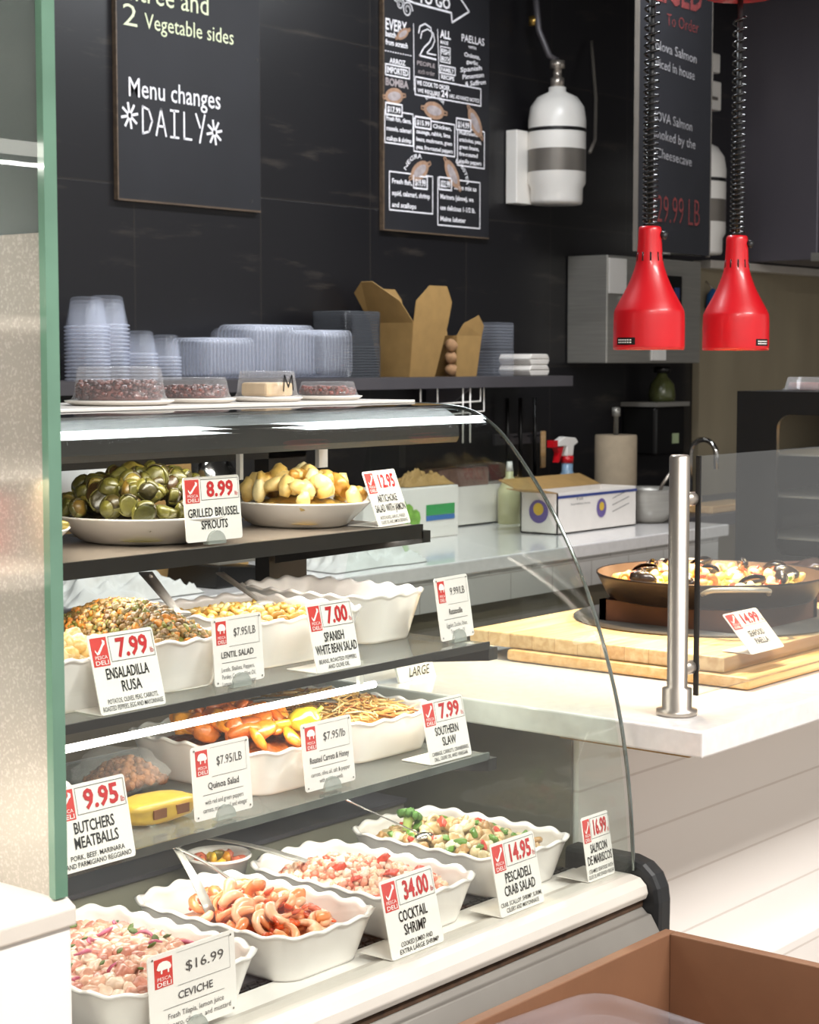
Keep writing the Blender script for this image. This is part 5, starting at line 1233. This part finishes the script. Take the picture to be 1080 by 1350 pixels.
MB().add([(x0 - .01, y1 + .012, zt), (x1 + .01, y1 + .012, zt), (x1 + .005, y1 + .02, zt + .07), (x1 - .03, y1 + .022, zt + .09), (x0 + .005, y1 + .02, zt + .05)], [(0, 1, 2, 3, 4)]).build('rear_flap', M['kraft'], t, solid=.002)
for i in range(3):
    t_ = lump(.018, .02, .019, 210 + i, .3, 2, 2).xf(Matrix.Translation((4.305, 3.33, ZS + .02 + i * .036))); o = t_.build('bread_piece', mat('toasted_bread', '#a67f5a', .8, 0, .25, 40), None, (4.305, 3.33, ZS + i * .036))
    tag_it(o, ('lowest', 'middle', 'topmost')[i] + ' brown lump in the little pile between the kraft boxes', 'food', 'brown lumps between the kraft boxes')

# ------------------------------------------------------------------ paella on the serving counter
t = thing('butcher_block', 'thick pale butcher block board under the paella pan', 'cutting board', (2.9, 1.62, .9))
MB().box(2.490, 3.42, 1.395, 1.885, .9205, .945).build('upper_board', M['maple'], t, bevel=.003)
MB().box(2.478, 3.42, 1.345, 1.80, .9005, .920).build('lower_board', M['maple_side'], t, bevel=.006)
o = MB().lathe([(0, 0), (.235, 0), (.238, .003), (0, .003)], (2.86, 1.635, .9455), 60).build('grey_mat', M['grey_trim'], None, (2.86, 1.635, .9455)); tag_it(o, 'round grey mat on the butcher block under the pan stand', 'mat')
t = thing('pan_stand', 'brown box shaped stand under the paella pan', 'stand', (2.83, 1.62, .949))
b = MB().box(2.70, 2.97, 1.48, 1.494, .949, .985).box(2.70, 2.97, 1.746, 1.76, .949, .985).box(2.70, 2.714, 1.48, 1.76, .949, .985).box(2.956, 2.97, 1.48, 1.76, .949, .985); b.build('frame', M['riser'], t)
CX, CY, PZ = 2.84, 1.62, .9855
t = thing('paella_pan', 'wide dark steel paella pan with seafood paella on the board', 'pan', (CX, CY, PZ))
R0 = .200
MB().lathe([(0, 0), (R0 * .86, 0), (R0 * .90, .004), (R0 * .985, .038), (R0 * 1.0, .042), (R0 * 1.0, .045), (R0 * .985, .044)], (CX, CY, PZ), 72).build('outer_wall', M['pan'], t)
MB().lathe([(R0 * .985, .044), (R0 * .97, .038), (R0 * .885, .005), (0, .004)], (CX, CY, PZ), 72).build('inner_wall', M['pan_in'], t)
for a in (math.radians(222), math.radians(42)):
    c, s_ = math.cos(a), math.sin(a); nx, ny = -s_, c; pts = []
    for u, v, z in ((-.055, .97, .030), (-.052, 1.06, .036), (-.045, 1.12, .040), (0, 1.14, .041), (.045, 1.12, .040), (.052, 1.06, .036), (.055, .97, .030)): pts.append((CX + c * R0 * v + nx * u, CY + s_ * R0 * v + ny * u, PZ + z))
    MB().tube(pts, .0045, 8).build('handle', M['steel'], t)
m_rice = mat_mix('paella_rice', ['#f0d27a', '#e6bf5c', '#f5e2a2', '#dcae48', '#eccb70'], 'island', .4, .3, 260, .2, 110, coat=.2)
b = MB().lathe([(0, .026), (.10, .0255), (.155, .023), (R0 * .895, .019), (R0 * .875, .010), (0, .010)], (CX, CY, PZ), 48)
P_ = [lump(.0045, .002, .002, 1, .2, 1, 1), lump(.005, .0022, .0018, 2, .3, 1, 1)]
for _ in range(1300):
    a = random.uniform(0, 6.3); r = .172 * math.sqrt(random.random())
    b._j(random.choice(P_), Matrix.Translation((CX + r * math.cos(a), CY + r * math.sin(a), PZ + .0265 - .1 * r * r / .2)) @ Matrix.Rotation(random.uniform(0, 6.3), 4, 'Z') @ Matrix.Rotation(random.gauss(0, .5), 4, 'Y'))
o = b.build('paella_rice', m_rice, None, (CX, CY, PZ + .01)); tag_it(o, 'yellow saffron rice filling the paella pan', 'food', None, 'stuff')
def mussel():
    t = bpy.data.objects.new('mussel', None); COL.objects.link(t); ms = mat('mussel_shell', '#241d1c', .25, 0, .3, 60, coat=.5) if 'mussel_shell' not in bpy.data.materials else bpy.data.materials['mussel_shell']
    for s_ in (-1, 1):
        n1, n2 = 9, 14; V = []
        for i in range(n1):
            for j in range(n2):
                u = i / (n1 - 1); v = j / (n2 - 1) * PI
                wd = .0125 * math.sin(PI * min(1, .06 + .9 * u)) ** .6; x = -.022 + .044 * u
                V.append((x, wd * math.cos(v), .008 * math.sin(v) * math.sin(PI * (.06 + .88 * u)) ** .7))
        mb = MB().add(V, [(i * n2 + j, i * n2 + j + 1, (i + 1) * n2 + j + 1, (i + 1) * n2 + j) for i in range(n1 - 1) for j in range(n2 - 1)], True)
        mb.xf(Matrix.Translation((0, 0, 0)) @ Matrix.Rotation(s_ * .38, 4, 'X') @ Matrix.Scale(s_, 4, (0, 0, 1)))
        mb.build('shell', ms, t, solid=.001)
    lump(.014, .007, .004, 9, .3).build('meat', mat('mussel_meat', '#d98a34', .3, 0, .2, 60, coat=.4), t); return t
P = [mussel()]
used = False
for k, (dx, dy, rx, rz) in enumerate(((-.105, .075, 1.2, .6), (-.04, .11, .9, 2.0), (.02, .135, 1.1, 3.3), (.07, .125, 1.4, 1.0), (.12, .09, 1.0, 2.6), (.155, .02, .8, .4), (.14, -.05, 1.2, 1.5), (.09, -.10, .5, 5.0), (.01, -.13, .9, 3.9), (-.07, -.12, .7, 2.2), (-.14, -.03, 1.0, 4.4), (.03, .02, .6, 1.2), (-.15, .045, 1.2, 5.2))):
    loc = (CX + dx, CY + dy, PZ + .043); lab = 'black mussel with orange meat sitting in the paella'
    if not used: used = True; P[0].location = loc; P[0].rotation_euler = (rx, .2, rz); P[0].scale = (1.05,) * 3; tag_it(P[0], lab, 'mussel', 'mussels in the paella')
    else: dup(P[0], loc, (rx, .2, rz), lab, 'mussels in the paella', 1.05)
m_sf = mat_mix('paella_seafood', ['#f0dca0', '#ecd08a', '#f6ebc6', '#e6bf70'], 'object', .35, .25, 160, .2, 80, coat=.4)
P = [lump(.014, .010, .008, 220 + i, .35, 1.5).build('seafood_piece', m_sf) for i in range(3)] + [shrimp(1.0, 3.2)]
heap(P, 60, CX, CY, .145, .145, PZ + .030, .012, .022, 'pale cooked seafood piece scattered over the paella', 'food', 'seafood pieces in the paella', flat=.7)
P = [chunk(.012, .004, .003, 230, .3, 3).build('pepper_strip', m_rp)]
heap(P, 10, CX, CY, .14, .14, PZ + .036, .010, .05, 'red pepper strip on the paella', 'food', 'pepper strips on the paella', flat=.3)
P = [chunk(.005, .004, .004, 231, .3, 2).build('green_pea', m_gp)]
heap(P, 16, CX, CY, .14, .14, PZ + .034, .010, .04, 'small green pea on the paella', 'food', 'peas on the paella')
t = price_card((2.535, 1.372, .9465), .108, .078, '14.99', [('SEAFOOD', .3, .74), ('PAELLA', .34, .72)], [], 'white 14.99 seafood paella card leaning on the butcher block', 42)
t['group'] = 'price cards of the serving counter'
t = thing('second_pan', 'brown edge of a second pan behind the paella at the right', 'pan', (3.30, 1.62, .9455))
MB().lathe([(0, 0), (.10, 0), (.112, .05), (.118, .052), (.116, .055), (.108, .05), (.097, .004), (0, .004)], (3.27, 1.62, .946), 48).build('body', M['riser'], t)
lump(.07, .07, .022, 31, .5, 2, 3).xf(Matrix.Translation((3.27, 1.62, .99))).build('contents', mat('dark_roast', '#3d2a22', .35, 0, .4, 40, coat=.5), t)

# ---- pizza warmer
t = thing('pizza_warmer', 'black framed food warmer with rounded window at the right edge', 'food warmer', (3.85, 1.72, .9))
wx, wy0, wy1, wz0, wz1 = 3.56, 1.20, 1.968, .9005, 1.334
wy0 = 1.36
b = MB()
# side frame with a rounded window, towards the customer's left
ya, yb_, za, zb_ = 1.45, 1.872, .985, 1.285
outer = [(wy0, wz0), (wy1, wz0), (wy1, wz1), (wy0, wz1)]
def rr_pts(a0, a1, c0, c1, r, n=6):
    out = []
    for cx, cz, s0 in ((a1 - r, c0 + r, -PI / 2), (a1 - r, c1 - r, 0), (a0 + r, c1 - r, PI / 2), (a0 + r, c0 + r, PI)):
        for k in range(n + 1): a = s0 + PI / 2 * k / n; out.append((cx + r * math.cos(a), cz + r * math.sin(a)))
    return out
inn = rr_pts(ya, yb_, za, zb_, .03)
def proj(p):
    cx, cz = (ya + yb_) / 2, (za + zb_) / 2; dx, dz = p[0] - cx, p[1] - cz
    kx = ((wy1 if dx > 0 else wy0) - cx) / dx if dx else 1e9; kz = ((wz1 if dz > 0 else wz0) - cz) / dz if dz else 1e9; k = min(kx, kz)
    return (cx + dx * k, cz + dz * k)
n = len(inn); V = [(wx, *p) for p in inn] + [(wx, *proj(p)) for p in inn]
b.add(V, [(i, (i + 1) % n, n + (i + 1) % n, n + i) for i in range(n)])
for i in range(4):
    pass
for c in outer: b.add([], [])
cor = []
for cy_, cz_ in outer:
    a = min(range(n), key=lambda i: (proj(inn[i])[0] - cy_) ** 2 + (proj(inn[i])[1] - cz_) ** 2 if abs(proj(inn[i])[0] - cy_) < 1e-4 else 9)
    c_ = min(range(n), key=lambda i: (proj(inn[i])[0] - cy_) ** 2 + (proj(inn[i])[1] - cz_) ** 2 if abs(proj(inn[i])[1] - cz_) < 1e-4 else 9)
    b.add([(wx, cy_, cz_), (wx, *proj(inn[a])), (wx, *proj(inn[c_]))], [(0, 1, 2)])
b.build('side_frame', M['black_metal'], t, solid=.012)
b = MB().box(wx, 4.3, wy0, wy1, wz1 - .03, wz1).box(wx, 4.3, wy0, wy1, wz0, wz0 + .03).box(4.28, 4.3, wy0, wy1, wz0, wz1).box(wx, 4.3, wy1 - .012, wy1, wz0, wz1); b.build('cabinet', M['black_metal'], t)
MB().add([(wx + .01, ya - .01, za - .01), (wx + .01, yb_ + .01, za - .01), (wx + .01, yb_ + .01, zb_ + .01), (wx + .01, ya - .01, zb_ + .01)], [(0, 1, 2, 3)]).build('window', M['glass'], t)
MB().lathe([(0, -.006), (.012, -.006), (.014, 0)], n=20).xf(Matrix.Translation((wx - .006, 1.71, 1.305)) @ Matrix.Rotation(PI / 2, 4, 'Y')).build('knob', M['nickel'], t)
for z in (1.02, 1.11, 1.20): MB().box(wx + .03, 4.27, wy0 + .02, wy1 - .02, z - .004, z).build('rack', M['steel'], t)
MB().box(wx + .05, 4.2, 1.5, 1.53, wz1 - .036, wz1 - .03).build('lamp_tube', M['bulb'], t)
area_light('warmer_light', (3.9, 1.62, wz1 - .04), .5, .3, 4.0, (1.0, .82, .55))
for k, (x, yy, z) in enumerate(((3.80, 1.66, 1.0205), (3.80, 1.68, 1.1105), (3.82, 1.66, 1.2005))):
    p = thing('pizza', ('lowest', 'middle', 'topmost')[k] + ' golden pizza on the racks of the black warmer', 'pizza', (x, yy, z), 'pizzas in the warmer')
    MB().lathe([(0, 0), (.155, 0), (.165, .003), (.16, .005), (0, .003)], (x, yy, z), 40).build('plate', M['porcelain'], p)
    MB().lathe([(0, .004), (.14, .004), (.145, .012), (.135, .02), (.12, .014), (0, .014)], (x, yy, z), 40).build('crust', mat('pizza_crust', '#c98f45', .6, 0, .3, 30), p)
for k, (yy, r, h, lab, m_) in enumerate(((1.855, .05, .03, 'flat clear container of dark brown food on top of the black warmer', mat('brown_food', '#6a4038', .6, 0, .3, 40)), (1.735, .06, .045, 'taller clear container of pale food on top of the black warmer', mat('pale_food', '#e3ddcf', .6)))):
    t = thing('lidded_container', lab, 'plastic container', (3.66, yy, wz1))
    MB().lathe([(0, .0005), (r * 1.05, .0005), (r * 1.1, .004), (r, .005), (r * .85, h), (0, h)], (3.66, yy, wz1), 36).build('dome', M['clear_dome'], t)
    MB().lathe([(0, .002), (r * .85, .002), (r * .8, h * .6), (0, h * .65)], (3.66, yy, wz1), 30).build('contents', m_, t)

# ---- glass sneeze guard
t = thing('sneeze_guard', 'brushed steel post holding a flat glass guard before the paella', 'sneeze guard', (2.25, 1.335, .9))
post = MB().lathe([(0, .0005), (.029, .0005), (.029, .008), (.021, .010), (.021, .038), (.0145, .040), (.0145, .365), (.012, .368), (0, .368)], (2.25, 1.335, .9), 36).build('post', M['nickel'], t)
for z in (.965, 1.205):
    MB().tube([(2.255, 1.332, z), (2.285, 1.328, z)], .010, 16).build('glass_clamp', M['nickel'], t)
MB().box(2.278, 4.4, 1.318, 1.324, .925, 1.266).build('glass_panel', mat_glass('guard_glass', (.93, .95, .95), 1.0, .018, (.6, .6, .62)), t)
MB().box(2.2765, 2.280, 1.3175, 1.3245, .925, 1.266).build('glass_edge', M['black_metal'], t)

# ---- heat lamps
def heat_lamp(x, yy, label, top, dx=0.0):
    zb = 1.419
    t = thing('heat_lamp', label, 'heat lamp', (x, yy, zb), 'red heat lamps above the paella')
    pr = [(.0575, 0), (.0578, .004), (.0573, .054), (.0545, .066), (.0455, .083), (.0365, .100), (.029, .117), (.0222, .138), (.0198, .158), (.0185, .180), (.0175, .197), (.012, .199)]
    MB().lathe(smooth_prof(pr, 3), (x, yy, zb), 48).build('shade', M['red_enamel'], t, solid=.0015)
    MB().lathe([(.0555, .001), (.054, .05), (.043, .08), (.02, .13)], (x, yy, zb), 40).build('reflector', M['white_metal'], t)
    MB().lathe([(.0, .012), (.018, .018), (.022, .034), (.018, .05), (.010, .075), (.010, .09)], (x, yy, zb), 20).build('bulb', M['bulb'], t)
    b = MB()
    for k in range(10):
        a = k * 2 * PI / 10; c, s_ = math.cos(a), math.sin(a)
        b.tube([(x + .0213 * c, yy + .0213 * s_, zb + .143), (x + .0200 * c, yy + .0200 * s_, zb + .157)], .0016, 6)
    b.build('vent_slot', M['black_metal'], t)
    MB().tube([(x + .006, yy - .017, zb + .186), (x + .010, yy - .026, zb + .183)], .006, 12).build('switch', M['black_rubber'], t)
    b = MB().lathe([(.0580, .006), (.0579, .016)], (x, yy, zb), 64)
    aa = math.radians(170); sel = MB(); 
    pts = [(x + .0586 * math.cos(aa - .34 + .68 * k / 8), yy + .0586 * math.sin(aa - .34 + .68 * k / 8)) for k in range(9)]
    if dx > 0: pts = [(x + .0586 * math.cos(aa + 1.62 - .30 + .60 * k / 8), yy + .0586 * math.sin(aa + 1.62 - .30 + .60 * k / 8)) for k in range(9)]
    sel.add([(p[0], p[1], zb + .006) for p in pts] + [(p[0], p[1], zb + .018) for p in pts], [(k, k + 1, 10 + k, 9 + k) for k in range(8)]); st = sel.build('warning_sticker', M['black_metal'], t)
    ln = MB()
    for z in (.009, .013):
        for k in range(1, 7):
            p, q = pts[k], pts[k + 1]; f = .0006; sx, sy = (p[0] - x) / .0586, (p[1] - yy) / .0586
            ln.add([(p[0] + sx * f, p[1] + sy * f, zb + z), (q[0] + sx * f - (q[0] - p[0]) * .3, q[1] + sy * f - (q[1] - p[1]) * .3, zb + z), (q[0] + sx * f - (q[0] - p[0]) * .3, q[1] + sy * f - (q[1] - p[1]) * .3, zb + z + .002), (p[0] + sx * f, p[1] + sy * f, zb + z + .002)], [(0, 1, 2, 3)])
    ln.build('sticker_print', M['ink_white'], st)
    MB().tube([(x, yy, zb + .195), (x, yy, top)], .005, 8).build('cord', M['black_rubber'], t)
    pts = []; z = zb + .198; a = 0
    while z < top - .03:
        u = (z - zb - .198) / (top - zb - .198); pitch = .0085 + .018 * max(0, u - .25) ** 1.2
        pts.append((x + .0115 * math.cos(a), yy + .0115 * math.sin(a), z)); a += PI / 7; z += pitch / 14
    MB().tube(pts, .0021, 6).build('coil', M['black_rubber'] if False else M['coil'], t)
    MB().lathe([(0, 0), (.062, 0), (.062, .012), (.02, .04), (.012, .05), (0, .05)], (x, yy, top), 32).build('canopy', M['red_enamel'], t)
    MB().tube([(x, yy, top + .05), (x, yy, 2.85)], .008, 10).build('rod', M['black_metal'], t)
    d = bpy.data.lights.new('heat_bulb_light', 'SPOT'); d.energy = 30; d.color = (1.0, .74, .42); d.spot_size = math.radians(105); d.spot_blend = .5; d.shadow_soft_size = .02
    o = bpy.data.objects.new('heat_bulb_light', d); COL.objects.link(o); o.location = (x, yy, zb + .008)
M['coil'] = mat('black_coil', '#2a2a2c', .22, .6, .05)
heat_lamp(2.627, 1.62, 'left red heat lamp on a black coiled cord above the paella', 2.10)
heat_lamp(2.917, 1.62, 'right red heat lamp on a black coiled cord above the paella', 2.031, 1)

# ------------------------------------------------------------------ tall open case at the left edge of the picture
t = thing('open_display_case', 'tall white open display case with a glass end panel at the left edge', 'display case', (.4, 1.5, 0))
MB().box(-.6, 1.018, 1.194, 1.95, 0, .921).build('body', M['white_metal'], t, bevel=.004)
MB().extrude([(1.190, .921), (1.190, .937), (1.205, .946), (1.95, .946), (1.95, .921)], 'x', -.6, 1.020).build('sill', M['cream_metal'], t, bevel=.002)
m_, n_, l_, b_ = _new('fogged_end_glass')
b_.inputs['Base Color'].default_value = lin('#b3aea5'); b_.inputs['Metallic'].default_value = .45; b_.inputs['Roughness'].default_value = .12
tc = n_.new('ShaderNodeTexCoord'); vo = n_.new('ShaderNodeTexVoronoi'); vo.inputs['Scale'].default_value = 420
l_.new(tc.outputs['Object'], vo.inputs['Vector']); bp = n_.new('ShaderNodeBump'); bp.inputs['Strength'].default_value = .05; bp.inputs['Distance'].default_value = .0006
ns = n_.new('ShaderNodeTexNoise'); ns.inputs['Scale'].default_value = 420; ns.inputs['Detail'].default_value = 3; l_.new(tc.outputs['Object'], ns.inputs['Vector'])
rp = n_.new('ShaderNodeValToRGB'); rp.color_ramp.elements[0].position = .52; rp.color_ramp.elements[1].position = .64
rp.color_ramp.elements[0].color = lin('#b1aca3'); rp.color_ramp.elements[1].color = lin('#c6c1b8'); l_.new(ns.outputs['Fac'], rp.inputs[0]); l_.new(rp.outputs[0], b_.inputs['Base Color'])
l_.new(vo.outputs['Distance'], bp.inputs['Height']); l_.new(bp.outputs[0], b_.inputs['Normal'])
pan = MB().box(1.006, 1.016, 1.206, 1.93, .945, 1.505).build('end_panel', m_, t)
MB().box(1.008, 1.014, 1.206, 1.93, 1.505, 2.4).build('upper_glass', mat_glass('hazed_end_glass', (.62, .70, .66), 1.0, .30, (.30, .33, .32)), t)
MB().box(1.0035, 1.0170, 1.198, 1.206, .945, 2.4).build('glass_edge', M['glass_edge'], pan)
MB().box(-.6, 1.004, 1.90, 1.94, .945, 2.4).build('back_wall', mat('upper_back', '#57625d', .5, .2, .1, 4), t)
for z in (1.44, 1.30, 1.20): MB().box(-.6, 1.0, 1.36, 1.90, z - .012, z).build('shelf', M['white_metal'], t)
MB().box(-.6, 1.0, 1.885, 1.90, 1.33, 1.36).build('wood_strip', M['maple_side'], t)
MB().tube([(-.5, 1.40, 1.60), (.98, 1.40, 1.60)], .007, 8).build('lamp_tube', M['tube'], t)
area_light('open_case_light', (.45, 1.40, 1.585), 1.0, .03, 5, (1, .95, .88))
area_light('open_case_light', (.45, 1.42, 1.285), 1.0, .03, 1.5, (1, .92, .82))  # added fill under the shelf, brightens the end panel
area_light('open_case_light', (.50, 1.40, 1.183), .9, .03, 5.5, (1, .94, .86))  # second added fill, brightens the lower part of the end panel
t = thing('tissue_bag', 'clear plastic bag on the shelf mirrored in the fogged end panel', 'bag', (.62, 1.55, 1.44))
b = lump(.10, .07, .055, 8, .5, 2, 3).xf(Matrix.Translation((.62, 1.55, 1.4905))); b.v = [(p[0], p[1], max(p[2], 1.4405)) for p in b.v]; b.build('film', mat('shiny_film', '#c9c8c2', .12, .4, .3, 20), t)
t = thing('round_tub', 'round yellow rimmed tub mirrored in the fogged end panel', 'tub', (.50, 1.58, 1.20))
MB().lathe([(0, 0), (.036, 0), (.041, .010), (.041, .018), (0, .018)], n=32).xf(Matrix.Translation((.80, 1.42, 1.243)) @ Matrix.Rotation(PI / 2, 4, 'Y')).build('lid', mat('cream_lid', '#e8d9b4', .4), t)
MB().box(.70, .80, 1.385, 1.455, 1.2005, 1.283).build('carton', M['foam'], t)
for i, z in enumerate((1.294, 1.3281)):
    o = MB().box(.80, .92, 1.50, 1.60, z - .0935, z - .0600).build('red_packet', M['red_enamel'], None, (.86, 1.55, z - .0935), bevel=.006); tag_it(o, ('lower', 'upper')[i] + ' red packet stacked in the open case at left', 'packet', 'red packets in the open case')

# ------------------------------------------------------------------ brown bin in front
t = thing('wooden_bin', 'low brown wooden bin standing in front of the deli case', 'bin', (1.5, .8, 0))
MB().box(1.04, 2.058, 1.218, 1.234, 0, .657).build('rear_side', M['brown_wood'], t, bevel=.0015)
MB().box(2.042, 2.058, .35, 1.218, 0, .657).build('right_side', M['brown_wood'], t, bevel=.0015)
MB().box(1.04, 2.042, .35, .366, 0, .657).build('front_side', M['brown_wood'], t, bevel=.0015)
MB().box(1.04, 1.056, .366, 1.218, 0, .657).build('left_side', M['brown_wood'], t, bevel=.0015)
MB().box(1.056, 2.042, .366, 1.218, .40, .42).build('bottom', M['brown_wood'], t)
t = thing('clear_tray', 'clear plastic lidded tray lying in the brown bin', 'plastic container', (1.70, 1.03, .42))
n = 64; V = []; mb = MB()
rings = [(.13, .16, .21), (.135, .165, .218), (.145, .175, .226), (.15, .18, .226), (.15, .18, .219), (.125, .155, .03), (.12, .15, .0)]
for a, b_, z in rings: V += [(p[0][0], p[0][1], z) for p in rrect(a, b_, .04, n)]
mb.add(V, [(i * n + j, i * n + (j + 1) % n, (i + 1) * n + (j + 1) % n, (i + 1) * n + j) for i in range(len(rings) - 1) for j in range(n)], True)
mb.f += [tuple(range(n)), tuple(range((len(rings) - 1) * n, len(rings) * n))]; mb.sm += [False, False]
mb.xf(Matrix.Translation((1.655, 1.035, .4215)) @ Matrix.Rotation(math.radians(-8), 4, 'Z')); mb.build('tray', M['clear'], t)
